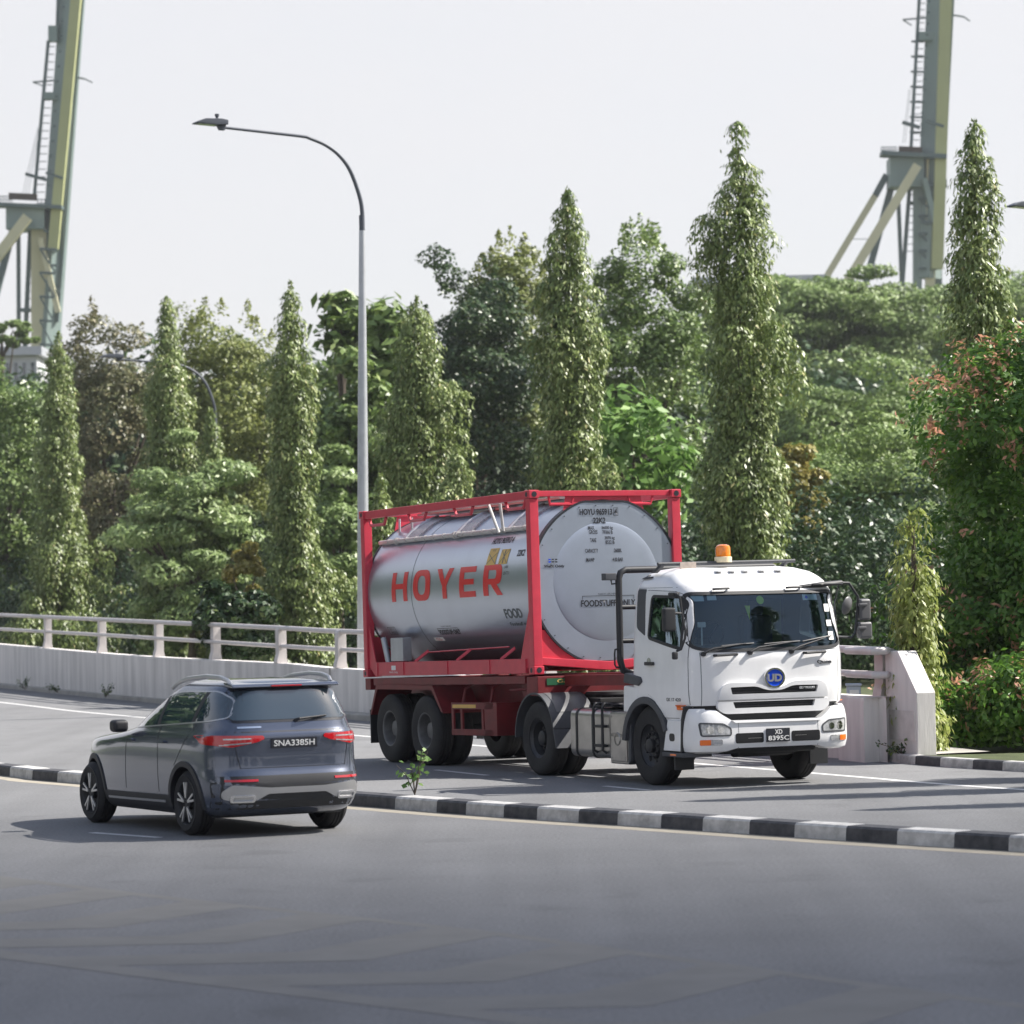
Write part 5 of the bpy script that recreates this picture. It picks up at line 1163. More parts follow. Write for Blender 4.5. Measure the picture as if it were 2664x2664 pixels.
# fender over the drive wheels
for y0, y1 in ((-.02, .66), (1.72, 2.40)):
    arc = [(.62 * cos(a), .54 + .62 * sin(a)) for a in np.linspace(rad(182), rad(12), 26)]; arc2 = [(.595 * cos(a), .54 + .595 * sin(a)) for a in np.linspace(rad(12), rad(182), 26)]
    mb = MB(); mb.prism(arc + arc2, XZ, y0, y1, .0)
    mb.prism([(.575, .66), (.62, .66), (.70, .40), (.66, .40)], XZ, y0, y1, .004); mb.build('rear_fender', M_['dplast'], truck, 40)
    mb = MB(); mb.prism([(.62 * cos(a) * 1.01, .54 + .625 * sin(a)) for a in np.linspace(rad(85), rad(35), 10)] + [(.6 * cos(a), .54 + .6 * sin(a)) for a in np.linspace(rad(35), rad(85), 10)], XZ, y0 + .1, y1 - .05); mb.build('fender_highlight', M_['mgrey'], truck, 40)  # lighter plate laid on as the glossy highlight of the fender
wheel(truck, 3.33, .02, .52, .52, .29, 'front', -1); wheel(truck, 3.33, 2.36, .52, .52, .29, 'front', 1)
for s, y in ((-1, .015), (1, 2.365)):
    wheel(truck, 0.02, y, .52, .52, .275, 'drive', s); wheel(truck, 0.02, y - s * .325, .52, .52, .275, 'plain', s)
# step panel under the door
mb = MB(); mb.prism([(3.80, .47), (4.275, .47), (4.295, .87), (3.93, .87), (3.87, .7)], XZ, -.03, .4, .015); sp = mb.build('step_panel', M_['white'], truck)
mb = MB(); mb.prism(roundpoly(rect(3.98, 4.12, .60, .70), .045, 5), XZ, -.034, .02); mb.build('step_hole', M_['hub'], sp)
mb = MB(); mb.box(3.82, 4.42, -.06, .35, .40, .455, .01); mb.build('lower_step', M_['dplast'], truck)
mb = MB(); mb.box(4.05, 4.2, -.065, -.055, .415, .44, .003); mb.build('step_reflector', M_['orange'], truck)
mb = MB()
for y0, y1 in ((.04, .32), (2.06, 2.34)): mb.box(3.95, 4.0, y0, y1, .22, .5, .01)
islands(mb.build('mud_flap', M_['plast'], truck))

# ------------------------------------------------------------------ the tank container
e3 = e_ * cos(TP) + z_ * sin(TP); u3 = -e_ * sin(TP) + z_ * cos(TP)
CM = frame(e3, n_, u3, Vector((TX, TY, ZC)))
con = empty('tank_container', mat=CM)
tag(con, 'shiny steel tank in a red container frame riding on the lorry', 'tank container')
Lc, Wc, Hc = 6.058, 2.438, 2.591
def corner(mb, x, y, z):   # casting with holes faked by inset dark discs elsewhere
    mb.box(x, x + .178, y, y + .162, z, z + .118, .012)
for nm, xs in (('end_frame', (-.178, -Lc)),):
    for x in xs:
        fr = x > -1
        mb = MB()
        for y in (0, Wc - .162):
            for z in (0, Hc - .118): corner(mb, x, y, z)
        for y in (.012, Wc - .012 - .14): mb.box(x + .02, x + .158, y, y + .14, .118, Hc - .118, .012)
        # sills and headers, shallow V toward the middle
        ym = Wc / 2
        f = lambda u, v, t: Vector((t, u, v))
        mb.prism([(.15, .13), (.15, .235), (ym, .155), (Wc - .15, .235), (Wc - .15, .13), (ym, .03)], f, x + .035, x + .145, .008)
        mb.prism([(.15, Hc - .09), (.15, Hc - .01), (Wc - .15, Hc - .01), (Wc - .15, Hc - .09)], f, x + .035, x + .12, .006)
        mb.build(nm, M_['red'], con, 35)
        # gusset plates between frame and tank
        mb = MB(); xx = (x + .07, x + .095)
        c0, R0 = (ym, 1.29), 1.165
        arcp = lambda a0, a1: [(c0[0] + R0 * cos(rad(a)), c0[1] + R0 * sin(rad(a))) for a in np.linspace(a0, a1, 14)]
        mb.prism([(.14, .22), (.14, .62)] + arcp(215, 252) + [(ym - .35, .14)], f, *xx); mb.prism([(Wc - .14, .62), (Wc - .14, .22), (ym + .35, .14)] + arcp(288, 325), f, *xx)
        mb.prism([(.62, Hc - .085)] + arcp(124, 56) + [(Wc - .62, Hc - .085)], f, *xx)
        islands(mb.build('gusset_plate', M_['red'], con, 30))
        d = MB()
        for y in (.081, Wc - .081):
            for z in (.059, Hc - .059):
                d.lathe([(0, -.002), (.04, -.002), (.04, .003), (0, .003)], (x + (.178 if fr else 0), y, z), 'X', 16)
        for y in (0, Wc):
            for z in (.059, Hc - .059): d.lathe([(0, -.002), (.036, -.002), (.036, .002), (0, .002)], (x + .089, y, z), 'Y', 16)
        d.build('casting_hole', M_['blk'], con, 0)
mb = MB()
for y in (.02, Wc - .12): mb.box(-Lc + .17, -.17, y, y + .1, Hc - .125, Hc - .008, .008)
mb.build('top_rail', M_['red'], con)
for y0, sgn in ((.03, 1), (Wc - .11, -1)):
    mb = MB(); mb.box(-Lc + .45, -.30, y0, y0 + .08, .015, .225, .008)
    for x in (-Lc + .47, -4.6, -3.0, -1.55, -.36): mb.box(x, x + .05, y0 - .012, y0 + .0, .02, .22)
    mb.prism([(-.178, .95), (-.178, .13), (-.55, .0), (-.72, .015), (-.72, .225), (-.50, .225)], XZ, y0 + .01, y0 + .03, .0); mb.prism([(-Lc + .178, .8), (-Lc + .178, .15), (-Lc + .42, .0), (-Lc + .6, .01), (-Lc + .6, .225), (-Lc + .42, .225)], XZ, y0 + .01, y0 + .03, .0)
    mb.build('bottom_rail', M_['red'], con)
# tank
R_T, ZT, YT = 1.168, 1.29, Wc / 2
mb = MB(); mb.lathe([(0, -6.03), (.5, -6.02), (.85, -5.99), (R_T - .006, -5.985), (R_T, -5.975), (R_T, -.17)], (0, YT, ZT), 'X', 96); 
bmesh.ops.transform(mb.bm, matrix=Matrix.Identity(4), verts=mb.bm.verts)
tank = mb.build('tank_shell', M_['steel'], con, 40)
shellmap = lambda u, v, o: Vector((u, YT - (R_T + o) * cos(v / R_T), ZT + (R_T + o) * sin(v / R_T)))
# front end plate, clipped circle with dished head
def clipc(R, k, n=96):
    return [(YT + max(-k, min(k, R * cos(2 * pi * i / n))), ZT + max(-k, min(k, R * sin(2 * pi * i / n)))) for i in range(n)]
mb = MB(); mb.prism(clipc(1.185, 1.135), YZ, -.20, -.068, .012); ep = mb.build('end_plate', M_['steel2'], con, 35)
mb = MB(); A = clipc(1.20, 1.15); B = clipc(1.17, 1.12)
d = Decal(lambda u, v, o: Vector((-.066 + o, u, v)), 0); d.ring(A, B, .006, .10); d.build('edge_trim', M_['blk'], ep)
mb = MB(); mb.lathe([(0, .032), (.2, .031), (.4, .027), (.6, .019), (.75, .010), (.83, .002), (.85, -.004)], (-.066, YT, ZT), 'X', 72); mb.build('dished_head', M_['steel2'], con, 60)
mb = MB()
for i in range(26):
    a = 2 * pi * i / 26; y = YT + max(-1.08, min(1.08, 1.13 * cos(a))); z = ZT + max(-1.08, min(1.08, 1.13 * sin(a))); mb.lathe([(0, -.004), (.009, -.004), (.009, .006), (0, .006)], (-.064, y, z), 'X', 8)
mb.build('rivet', M_['gry'], ep, 0)
# shell seams and rear edge band
mb = MB()
for x in (-4.25,): mb.lathe([(R_T - .001, x - .003), (R_T + .003, x - .003), (R_T + .003, x + .003), (R_T - .001, x + .003)], (0, YT, ZT), 'X', 96, True)
mb.build('shell_seam', M_['gry'], con, 30)
mb = MB(); mb.lathe([(R_T, -5.985), (R_T + .012, -5.985), (R_T + .012, -5.95), (R_T, -5.95)], (0, YT, ZT), 'X', 96, True); mb.build('edge_band', M_['blk'], con, 30)
# HOYER in block letters on the shell
def LT(u0, u1, kind):
    v0, v1 = -.145, .305; w_ = u1 - u0; X = lambda a: u0 + a * w_; V = lambda b: v0 + b * (v1 - v0)
    t = .26
    if kind == 'H': return [[(X(0), V(0)), (X(t), V(0)), (X(t), V(1)), (X(0), V(1))], [(X(1 - t), V(0)), (X(1), V(0)), (X(1), V(1)), (X(1 - t), V(1))], [(X(t), V(.42)), (X(1 - t), V(.42)), (X(1 - t), V(.6)), (X(t), V(.6))]], []
    if kind == 'E': return [[(X(0), V(0)), (X(.29), V(0)), (X(.29), V(1)), (X(0), V(1))]] + [[(X(.29), V(a)), (X(1 if i != 1 else .9), V(a)), (X(1 if i != 1 else .9), V(b)), (X(.29), V(b))] for i, (a, b) in enumerate(((0, .19), (.41, .59), (.81, 1)))], []
    if kind == 'Y': return [[(X(0), V(1)), (X(.36), V(0)), (X(.36), V(0))][:1] + [(X(.37), V(.42)), (X(.37), V(0)), (X(.63), V(0)), (X(.63), V(.42)), (X(1), V(1)), (X(.72), V(1)), (X(.5), V(.62)), (X(.28), V(1))]], []
    if kind == 'O': return [], [(roundpoly(rect(X(0), X(1), V(-.02), V(1.02)), w_ * .47, 8), roundpoly(rect(X(.28), X(.72), V(.18), V(.82)), w_ * .22, 8))]
    if kind == 'R':
        o = roundpoly([(X(.0), V(.36)), (X(1), V(.36)), (X(1), V(1)), (X(0), V(1))], [.001, w_ * .36, w_ * .36, .001], 8); i = roundpoly([(X(.28), V(.54)), (X(.7), V(.54)), (X(.7), V(.82)), (X(.28), V(.82))], [.001, w_ * .13, w_ * .13, .001], 8)
        return [[(X(0), V(0)), (X(.28), V(0)), (X(.28), V(.36)), (X(0), V(.36))], [(X(.42), V(.36)), (X(.74), V(0)), (X(1.04), V(0)), (X(.74), V(.36))]], [(o, i)]
d = Decal(shellmap, .04)
for ch, a, b in (('H', -4.98, -4.40), ('O', -4.18, -3.55), ('Y', -3.34, -2.74), ('E', -2.52, -1.96), ('R', -1.70, -1.08)):
    P_, Q_ = LT(a, b, ch)
    for p in P_: d.poly(p, .003)
    for o, i in Q_: d.ring(o, i, .003)
d.build('lettering', M_['letter'], tank, 30)
d = Decal(shellmap, .05); d.text('HOYU 965913 4', -1.72, -1.02, .63, .74, .003, .03); d.text('22K2', -.70, -.46, .40, .5, .003, .03); d.text('L4BN', -1.03, -.9, .235, .275, .003); d.text('UN T11', -1.03, -.85, .14, .19, .003)
d.text('PLEASE PUT LABELS HERE', -3.5, -3.14, -.585, -.565, .003); d.text('FOODSTUFF ONLY', -3.66, -2.92, -.72, -.63, .003, .035)
for r_ in (rect(-3.68, -2.95, -.612, -.604), rect(-3.68, -3.67, -.66, -.604), rect(-2.96, -2.95, -.66, -.604)): d.poly(r_, .003)
d.build('print', M_['blk'], tank, 0)
d = Decal(shellmap, .05); d.text('FOOD', -1.16, -.6, -.50, -.35, .003, .035); d.text('Foodstuff only', -1.12, -.5, -.635, -.56, .003, .025); d.text('SHCP 10', -5.42, -5.24, -.60, -.56, .003); d.text('8NB 20', -5.40, -5.24, -.66, -.62, .003); d.ring(rect(-5.47, -5.19, -.68, -.54), rect(-5.46, -5.2, -.67, -.55), .003)
d.build('grey_print', M_['gry'], tank, 0)
d = Decal(shellmap, .05); d.poly(rect(-1.66, -1.36, .30, .56), .004); d.poly(rect(-1.25, -.97, .30, .53), .004); st_ = d.build('warning_sticker', M_['yel'], con, 0)
d = Decal(shellmap, .05)
for a, b, lo, hi in ((-1.65, -1.37, .32, .48), (-1.24, -.98, .31, .52)):
    for p, q_ in (((a, lo), (b, hi)), ((a, hi), (b, lo))): d.poly([(p[0], p[1] - .006), (q_[0], q_[1] - .006), (q_[0], q_[1] + .006), (p[0], p[1] + .006)], .006)
d.poly(rect(-1.125, -1.1, .31, .52), .006); d.text('NOTICE', -1.56, -1.45, .51, .54, .006)
d.build('cross', M_['gry'], st_, 0)
d = Decal(shellmap, .05); d.poly(rect(-4.0, -3.66, -.83, -.76), .004); st2 = d.build('label_plate', M_['ivory'], con, 0)
d = Decal(shellmap, .05); d.text('HOT OR', -3.92, -3.78, -.79, -.77, .006); d.text('CLEANED', -3.95, -3.72, -.82, -.80, .006); d.build('print', M_['letter'], st2, 0)
# print on the front end
fm = lambda u, v, o: Vector((-.066 + .033 * max(0, 1 - ((u - YT) ** 2 + (v - ZT) ** 2) / .72) + o, u, v))
zz = lambda z: z - ZC
d = Decal(fm, .06)
d.text('HOYU 965913', .82, 1.34, zz(3.645), zz(3.735), .006, .03); d.text('4', 1.375, 1.42, zz(3.645), zz(3.735), .006, .03); d.ring(rect(1.36, 1.435, zz(3.632), zz(3.748)), rect(1.366, 1.429, zz(3.638), zz(3.742)), .006); d.text('22K2', 1.03, 1.23, zz(3.525), zz(3.61), .006, .03)
for s_, a, b, z in (('MAX.', .945, 1.05, 3.435), ('GROSS', .955, 1.09, 3.375), ('36000 kg', 1.16, 1.34, 3.43), ('79366 lb', 1.17, 1.335, 3.372), ('TARE', .965, 1.065, 3.26), ('3870 kg', 1.20, 1.36, 3.285), ('8532 lb', 1.21, 1.355, 3.228), ('CAPACITY', .88, 1.085, 3.11), ('26000L', 1.34, 1.465, 3.11), ('MAWP', .89, 1.02, 2.98), ('4.00 BAR', 1.31, 1.48, 2.98)): d.text(s_, a, b, zz(z), zz(z + .056), .006, .018)
d.text('PLEASE PUT LABELS HERE', 1.06, 1.34, zz(2.51), zz(2.535), .006); d.text('FOODSTUFF ONLY', .79, 1.66, zz(2.345), zz(2.44), .006, .03)
for r_ in (rect(.81, 1.64, zz(2.492), zz(2.5)), rect(.81, .818, zz(2.445), zz(2.5)), rect(1.632, 1.64, zz(2.445), zz(2.5))): d.poly(r_, .006)
d.text('Welfit Oddy', .23, .55, zz(2.90), zz(2.95), .006, .04)
for i, y in enumerate((.355, .41)): 
    for z in (2.98, 3.015): d.poly(rect(y, y + .035, zz(z), zz(z + .018)), .006)
d.build('print', M_['blk'], ep, 0)
d = Decal(fm, .06)
for z in (2.98, 3.015): d.poly(rect(.305, .34, zz(z), zz(z + .018)), .006)
d.build('logo', M_['blue'], ep, 0)
# top: hand pipe, walkway, spill box, brackets
def shell_at(a, o): return (YT - (R_T + o) * cos(a), ZT + (R_T + o) * sin(a))
yy, z1_ = shell_at(asin(.66), .045)
mb = MB(); mb.tube([(-5.95, yy, z1_), (-.62, yy, z1_)], .036, 12); 
for x in np.linspace(-5.6, -.8, 15): mb.tube([(x - .02, yy, z1_), (x + .02, yy, z1_)], .045, 12)
for x in (-3.15, -3.05, -5.3): mb.tube([(x - .03, yy, z1_), (x + .03, yy, z1_)], .055, 12)
mb.build('hand_pipe', M_['pipe'], con)
mb = MB()
a0, a1 = asin(.70), asin(.97)
cm2 = lambda u, v, o: Vector((u, YT - (R_T + o) * cos(v), ZT + (R_T + o) * sin(v)))
for x in (-5.05, -3.15, -1.35):
    d = Decal(cm2, .1); d.poly(rect(x, x + .42, a0, a1), .03, .03); d.build('tread_strip', mat('tread', (.55, .55, .56), .45, .6, noise=.6, nscale=40), con)
    mb.tube([cm2(x - .03, a, .03) for a in np.linspace(a0 - .04, a1, 8)], .03, 8)
mb.build('drain_pipe', M_['galv'], con)
mb = MB()
for y in (.78, 1.26): mb.box(-Lc + .5, -.6, y, y + .38, Hc - .1, Hc - .07)
wk = mb.build('walkway', M_['alu'], con)
mb = MB()
for x in np.linspace(-5.4, -.7, 66): mb.box(x, x + .02, .78, 1.64, Hc - .069, Hc - .05)
mb.build('grating', M_['alu'], wk, 0)
mb = MB(); mb.lathe([(0, 0), (.3, 0), (.3, .1), (.24, .14), (0, .15)], (-3.0, YT, 2.40), 'Z', 28); mb.build('spill_box', M_['alu'], con)
for y, xs in ((.02, (-5.45, -3.95, -2.3, -.55)),):
    for x in xs:
        mb = MB(); mb.tube([(x - .36, y + .05, Hc - .125), (x - .28, y + .05, Hc - .235), (x + .22, y + .05, Hc - .235), (x + .3, y + .05, Hc - .125)], .026, 6); mb.build('lashing_bracket', M_['red'], con)
for y in (.55, Wc - .62):
    mb = MB(); mb.tube([(-.09, y - .2, Hc - .08), (-.09, y - .18, Hc - .2), (-.09, y + .16, Hc - .2), (-.09, y + .2, Hc - .08)], .024, 6); mb.build('lashing_bracket', M_['red'], con)
mb = MB(); mb.tube([(-1.62, .14, Hc - .13), (-1.36, .17, Hc - .55), (-1.26, .19, Hc - .52), (-1.24, .14, Hc - .13)], .022, 8); mb.build('folded_handrail', M_['pipe'], con)
mb = MB()
for x in (-5.62, -5.15): mb.tube([(x, .5, 1.9), (x, .5, Hc - .14)], .02, 8)
mb.build('ladder_rail', M_['galv'], con)
# rear document box and valve bits at the foot of the tank
mb = MB(); mb.box(-5.08, -4.62, .05, .2, .235, .595, .01); mb.build('document_box', M_['galv'], con)
mb = MB(); mb.tube([(-5.5, .12, .6), (-5.36, .14, .2)], .045, 10); mb.build('document_tube', M_['galv'], con)
mb = MB()
for x in (-4.2, -2.7, -1.2): mb.beam((x, .06, .22), (x + .2, .2, .38), .05, .015, (0, 1, 0))
mb.tube([(-4.0, .2, .36), (-1.2, .2, .40)], .012, 6); mb.build('tank_stay', M_['red'], con)
mb = MB(); mb.box(-5.3, -.6, .5, Wc - .5, .05, .16); mb.build('saddle', M_['dred'], con)
d = MB(); d.box(-5.02, -4.86, .0275, .0295, .10, .17); d.build('small_label', M_['ivory'], con, 0)
d = Decal(lambda u, v, o: Vector((u, .0275 - o, v)), 0); d.text('Welfit Oddy', -5.1, -4.78, .045, .085, .001); d.build('print', M_['ivory'], con, 0)

# ------------------------------------------------------------------ the skeletal semi-trailer
tr = empty('semi_trailer', mat=CM)
tag(tr, 'dark red skeletal semi trailer carrying the tank container', 'trailer')
mb = MB()
for y in (.72, 1.60): mb.box(-6.0, -.9, y, y + .12, -.42, -.06, .01); mb.box(-1.2, 2.55, y, y + .12, -.17, .0, .01)
for y in (.02, 2.40): mb.box(-5.7, -.35, y, y + .03, -.13, -.02, .004)
for x in (-6.0, -4.5, -3.1, -1.9): mb.box(x, x + .12, .05, 2.4, -.14, -.03, .008)
mb.build('chassis_frame', M_['dred'], tr)
mb = MB(); mb.box(-.25, .1, .0, Wc, -.30, -.03, .01); mb.box(-6.03, -5.82, .02, Wc - .02, -.20, -.02, .01); bo = mb.build('bolster', M_['dred'], tr)
mb = MB(); mb.box(.1, 2.62, .42, .50, -.17, -.02, .008); mb.box(2.5, 2.66, .42, 2.0, -.17, -.02, .01); mb.build('gooseneck', M_['dred'], tr)
d = MB(); d.box(.102, .108, .14, .98, -.155, -.06); gp_ = d.build('name_board', M_['green'], tr, 0)
d = Decal(lambda u, v, o: Vector((.108 + o, u, v)), 0); d.text('GA7017', .3, .8, -.125, -.075, .003, .01); d.build('characters', M_['yel'], gp_, 0)
d = MB(); d.box(.102, .108, 1.15, 1.68, -.12, -.07); d.build('reflector_strip', M_['yel'], tr, 0)
mb = MB(); mb.box(.1, .16, 1.76, 1.92, -.10, -.02, .02); mb.build('marker_lamp', M_['lens'], tr)
mb = MB(); mb.box(.1, .14, 1.72, 2.1, -.2, -.12, .01); mb.build('lamp_plate', M_['red'], tr)
zt = lambda x, z: z - ZC - x * sin(TP)
# mudguards
for y0, y1 in ((.0, .62), (1.82, 2.44)):
    mb = MB(); x0, x1 = -5.75, -3.05
    P_ = [(x0 - .05, zt(x0, .74)), (-5.55, zt(-5.55, 1.19)), (-3.45, zt(-3.45, 1.21)), (-3.10, zt(x1, .82))]
    for a, b in zip(P_, P_[1:]): mb.prism([a, b, (b[0], b[1] - .02), (a[0], a[1] - .02)], XZ, y0, y1)
    mb.prism([P_[0], P_[1], P_[2], P_[3], (P_[3][0] - .06, P_[3][1]), (P_[2][0] - .04, P_[2][1] - .07), (P_[1][0] + .04, P_[1][1] - .07), (P_[0][0] + .05, P_[0][1])], XZ, y0 - .006, y0 + .012)
    mb.build('mudguard', M_['dred'], tr, 0)
    mb = MB(); mb.box(-5.83, -5.8, y0, y1, zt(-5.8, .28), zt(-5.8, .8)); mb.build('mud_flap', M_['plast'], tr)
for x in (-5.15, -3.84):
    for s, y in ((-1, .02), (1, 2.42)):
        wheel(tr, x, y, zt(x, .525), .525, .275, 'trailer', s, rimR=.285); wheel(tr, x, y - s * .325, zt(x, .525), .525, .275, 'plain', s, rimR=.285)
mb = MB()
for x in (-5.15, -3.84): mb.tube([(x, .2, zt(x, .525)), (x, 2.25, zt(x, .525))], .075, 10); mb.box(x - .1, x + .1, .7, 1.75, zt(x, .6), zt(x, .95))
mb.build('axle', M_['chas'], tr)
# side guard rack and landing legs
mb = MB(); z0, z1, z2 = zt(-2.1, .50), zt(-2.1, .98), zt(-2.1, .88)
mb.box(-2.86, -1.42, .02, .06, z0, z0 + .09, .005); mb.box(-2.86, -1.42, .02, .06, z2, z1, .005)
for x in (-2.86, -2.55, -1.83): mb.box(x, x + .07, .025, .055, z0 + .05, z2 + .05, .004)
mb.box(-1.72, -1.30, .02, .5, z0, z1, .006)
for x in (-2.55, -1.6): mb.tube([(x, .07, z1), (x, .12, z1 + .2), (x, .3, z1 + .3), (x, .75, z1 + .32)], .02, 8)
sg_ = mb.build('side_rack', M_['dred'], tr)
mb = MB(); mb.box(-2.8, -2.0, .016, .0205, z2 + .02, z2 + .07); mb.build('reflector_strip', M_['yel'], sg_, 0)
for y in (.48, 1.85):
    mb = MB(); mb.box(-.72, -.56, y - .08, y + .08, zt(-.6, .45), -.1, .01); mb.box(-.7, -.58, y - .06, y + .06, zt(-.6, .34), zt(-.6, .5), .008); mb.box(-.78, -.5, y - .12, y + .12, zt(-.6, .31), zt(-.6, .34), .006); mb.build('landing_leg', M_['dred'], tr)
mb = MB(); mb.lathe([(0, -.1), (.14, -.08), (.15, .0), (.1, .06), (0, .07)], (-.64, .26, -.2), 'Y', 20); mb.tube([(-1.0, .1, -.22), (-.3, .1, -.2)], .018, 8); mb.build('winch_gear', M_['dred'], tr)
mb = MB(); mb.tube([(-5.95, .2, -.2), (-5.95, .2, -.34)], .03, 6); mb.box(-6.0, -5.9, .14, .26, -.42, -.33, .02); mb.build('rear_hook', M_['chas'], tr)

# ------------------------------------------------------------------ the dark grey car in the near lane
PH = rad(28.5)
ec = Vector((-sin(PH), cos(PH), 0)); lc = Vector((-cos(PH), -sin(PH), 0))
co = Vector((-3.62, 36.55, 0)) - lc * 0.915
car = empty('parked_car', mat=frame(ec, lc, z_, co)); car.name = 'car'
tag(car, 'dark grey SUV with red tail lamps and roof rails driving away in the near lane', 'car')
CS = Stack([(0.22, -.66, 3.36, .82), (0.30, -.84, 3.52, .875), (0.42, -.93, 3.60, .90), (0.56, -.955, 3.63, .912), (0.64, -.93, 3.63, .915), (0.74, -.885, 3.60, .915), (0.88, -.875, 3.52, .912), (0.96, -.88, 3.40, .908), (1.02, -.885, 2.9, .90), (1.08, -.88, 2.25, .89), (1.13, -.855, 1.95, .865), (1.25, -.81, 1.66, .835), (1.42, -.745, 1.2, .775), (1.54, -.69, .88, .715), (1.61, -.65, .62, .66), (1.655, -.56, .35, .56), (1.675, -.35, .15, .38), (1.68, -.2, .05, .2)], 0.0, 0.0, 5.0, 4.2)
# the contour centre sits over the rear axle: keep sides straight along the doors
CS.xc = 0.45
cb = CS.mesh('body', [M_['carp'], M_['clad']], car, N=200, dz=.022, smooth=50)
for x in (0.0, 2.83):
    for y0 in (-1.0, .6):
        q = MB(); q.lathe([(0, 0), (.395, 0), (.395, .4), (0, .4)], (x, y0, .35), 'Y', 44); boolean(cb, q, M_['clad'])
cb.data.polygons.foreach_set('use_smooth', [True] * len(cb.data.polygons)); cb.data.set_sharp_from_angle(angle=rad(38))
rearm = lambda u, v, o: Vector((CS.XR(u, v) - o, -u, v))
lefm, rigm = CS.left, CS.right
for nm, mp in (('l', lefm), ('r', rigm)):
    WN = roundpoly([(1.62, 1.135), (.80, 1.49), (.42, 1.545), (-.46, 1.555), (-.66, 1.47), (-.70, 1.285), (-.5, 1.25), (.1, 1.215)], [.05, .1, .15, .1, .06, .04, .05, .1], 4)
    d = Decal(mp, .07); d.poly(WN, .004, .004); wn = d.build('side_window', M_['carg'], car)
    d = Decal(mp, .07); d.ring(shrink(WN, -.011), shrink(WN, .002), .007, .006); d.build('window_trim', M_['silver'], wn)
    d = Decal(mp, .08); d.poly([(.86, 1.17), (.78, 1.17), (.70, 1.50), (.78, 1.49)], .006); d.poly([(-.08, 1.23), (-.16, 1.235), (-.28, 1.55), (-.20, 1.552)], .006); d.build('pillar', M_['clad'], wn)
    # arch cladding and sill
    d = Decal(mp, .05)
    for x in (0., 2.83):
        a0, a1 = rad(-8), rad(188)
        A = [(x + .395 * cos(a), .35 + .395 * sin(a)) for a in np.linspace(a0, a1, 24)]; B = [(x + .455 * cos(a), .35 + .455 * sin(a)) for a in np.linspace(a0, a1, 24)]
        for i in range(23): d.poly([A[i], B[i], B[i + 1], A[i + 1]], .012, .012)
    d.poly([(.42, .225), (2.42, .225), (2.42, .40), (.42, .42)], .012, .012); d.build('cladding', M_['clad'], car, 30)
    d = Decal(mp, .1); d.poly([(.55, .335), (2.3, .315), (2.3, .34), (.55, .36)], .018, .006); d.build('sill_strip', M_['silver'], car)
    d = Decal(mp, .08)
    for p in ([(1.66, 1.12), (1.675, 1.12), (1.70, .45), (1.685, .45)], [(.74, 1.16), (.755, 1.16), (.73, .45), (.715, .45)], [(-.2, 1.2), (-.19, 1.2), (.28, .75), (.26, .75)]): d.poly(p, .0015)
    d.build('door_gap', M_['blk'], car, 0)
    for x in (.52, 1.45):
        d = Decal(mp, .1); d.poly(roundpoly(rect(x, x + .2, .985, 1.015), .012, 3), .03, .028); d.build('door_handle', M_['carp'], car)
    sgn = 1 if nm == 'l' else -1
    mb = MB(); mb.box(1.60, 1.78, sgn * .89 - (.0 if sgn > 0 else .18), sgn * .89 + (.18 if sgn > 0 else .0), 1.08, 1.22, .045, seg=3); mb.build('wing_mirror', M_['clad'], car)
    mb = MB(); mb.tube([(.95, sgn * .62, 1.58), (.8, sgn * .625, 1.635), (.5, sgn * .63, 1.685), (0, sgn * .62, 1.715), (-.35, sgn * .61, 1.705), (-.52, sgn * .60, 1.675), (-.58, sgn * .59, 1.63)], .026, 8); mb.build('roof_rail', M_['silver'], car)
RG = roundpoly([(-.60, 1.56), (.60, 1.56), (.70, 1.25), (-.70, 1.25)], [.05, .05, .09, .09], 5)
d = Decal(rearm, .07); d.poly(shrink(RG, -.03), .003); d.build('window_surround', M_['blk'], car)
d = Decal(rearm, .07); d.poly(RG, .006, .004); rg = d.build('rear_window', M_['carg'], car)
mb = MB(); mb.prism([(-.45, 1.655), (-.68, 1.632), (-.72, 1.605), (-.70, 1.59), (-.5, 1.61)], XZ, -.63, .63, .012); sp_ = mb.build('spoiler', M_['carp'], car)
mb = MB(); mb.box(-.73, -.705, -.18, .18, 1.600, 1.616, .003); mb.build('brake_lamp', M_['tail'], sp_)
mb = MB(); mb.tube([rearm(.05, 1.235, .01), rearm(.08, 1.25, .05), rearm(.42, 1.275, .02)], [.02, .014, .008], 8); mb.build('rear_wiper', M_['clad'], car)
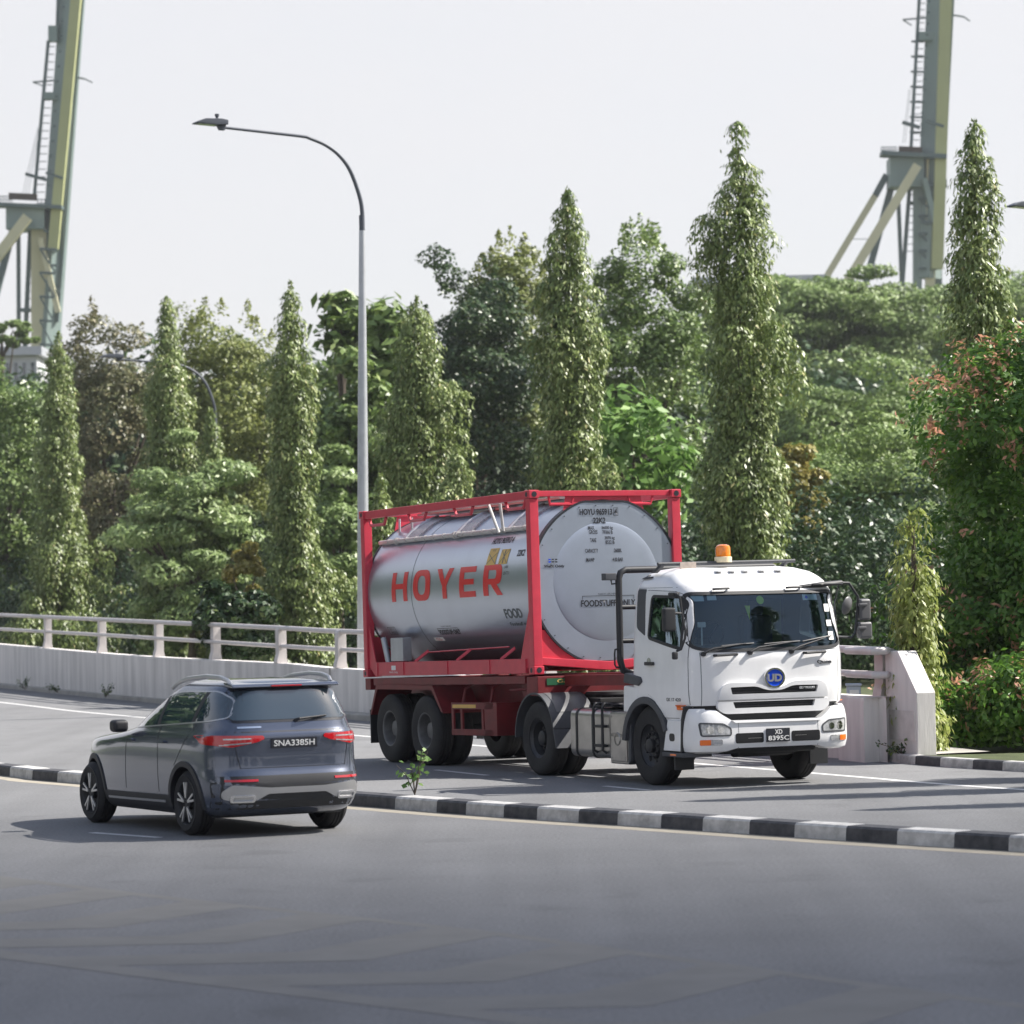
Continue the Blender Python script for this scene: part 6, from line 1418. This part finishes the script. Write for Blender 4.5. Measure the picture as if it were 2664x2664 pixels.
for sgn in (-1, 1):
    pts = [(.36, 1.085), (.885, 1.095), (.885, .995), (.70, .965), (.42, 1.02), (.345, 1.05)]; pts = [(sgn * a, b) for a, b in pts]; pts = pts if sgn < 0 else pts[::-1]
    pts = roundpoly(pts, .02, 3)
    d = Decal(rearm, .06); d.poly(pts, .014, .012); tl = d.build('tail_lamp', M_['tail'], car)
    sp2 = roundpoly([(-.80, 1.093), (-.50, 1.085), (-.46, 1.05), (-.56, 1.0), (-.80, .99)], .015, 3)
    d = Decal(lefm if sgn < 0 else rigm, .06); d.poly(sp2, .014, .012); d.build('side_lens', M_['tail'], tl)
    d = Decal(rearm, .06); d.poly([(sgn * .5, 1.005), (sgn * .8, .985), (sgn * .8, .998), (sgn * .5, 1.018)], .017); d.poly([(sgn * .5, 1.05), (sgn * .82, 1.045), (sgn * .82, 1.06), (sgn * .5, 1.062)], .017); d.build('lamp_strip', M_['lens'], tl, 0)
    a, b = sorted((sgn * .45, sgn * .78)); d = Decal(rearm, .1); d.poly(rect(a, b, .60, .625), .01, .008); d.build('reflector', M_['tail'], car)
    a, b = sorted((sgn * .5, sgn * .72)); d = Decal(rearm, .05); d.ring(roundpoly(rect(a - .015, b + .015, .375, .455), .03, 4), roundpoly(rect(a + .01, b - .01, .395, .435), .015, 4), .028, .03); d.build('exhaust_tip', M_['chrome'], car)
d = Decal(rearm, .08); d.poly(roundpoly([(-.84, .66), (.84, .66), (.87, .58), (.84, .30), (-.84, .30), (-.87, .58)], .04, 3), .004); lb = d.build('lower_bumper', M_['clad'], car)
d = Decal(rearm, .08); d.poly(roundpoly([(-.80, .50), (-.72, .57), (-.32, .53), (.32, .53), (.72, .57), (.80, .50), (.80, .42), (.64, .37), (.46, .40), (.34, .465), (-.34, .465), (-.46, .40), (-.64, .37), (-.80, .42)], .03, 3), .016, .012); d.build('diffuser_trim', M_['silver'], car)
d = Decal(rearm, .08); d.poly(rect(-.80, .80, 1.118, 1.13), .002); d.poly([(-.62, .745), (.62, .745), (.62, .738), (-.62, .738)], .002); d.poly([(-.70, 1.12), (-.693, 1.12), (-.61, .74), (-.62, .74)], .002); d.poly([(.70, 1.12), (.693, 1.12), (.61, .74), (.62, .74)], .002); d.build('tailgate_gap_crease_shade', M_['blk'], car, 0)  # first strip paints the shadow line of the crease; the rest are seams
d = Decal(rearm, .1); d.poly(rect(-.27, .27, .945, 1.05), .012, .01); cpn = d.build('number_plate', M_['blk'], car)
d = Decal(rearm, .1); d.text('SNA3385H', -.24, .24, .965, 1.03, .014, .015); d.build('characters', M_['ivory'], cpn, 0)
d = Decal(rearm, .05); d.poly(roundpoly(rect(-.62, -.36, 1.165, 1.185), .008, 3), .006); d.build('trim_strip', M_['chrome'], car, 0)
for x in (0., 2.83):
    wheel(car, x, .905, .35, .352, .235, 'car', 1, rimR=.245); wheel(car, x, -.905, .35, .352, .235, 'car', -1, rimR=.245)
mb = MB(); mb.box(-.5, 3.3, -.75, .75, .2, .3, .03); mb.build('underbody', M_['plast'], car)
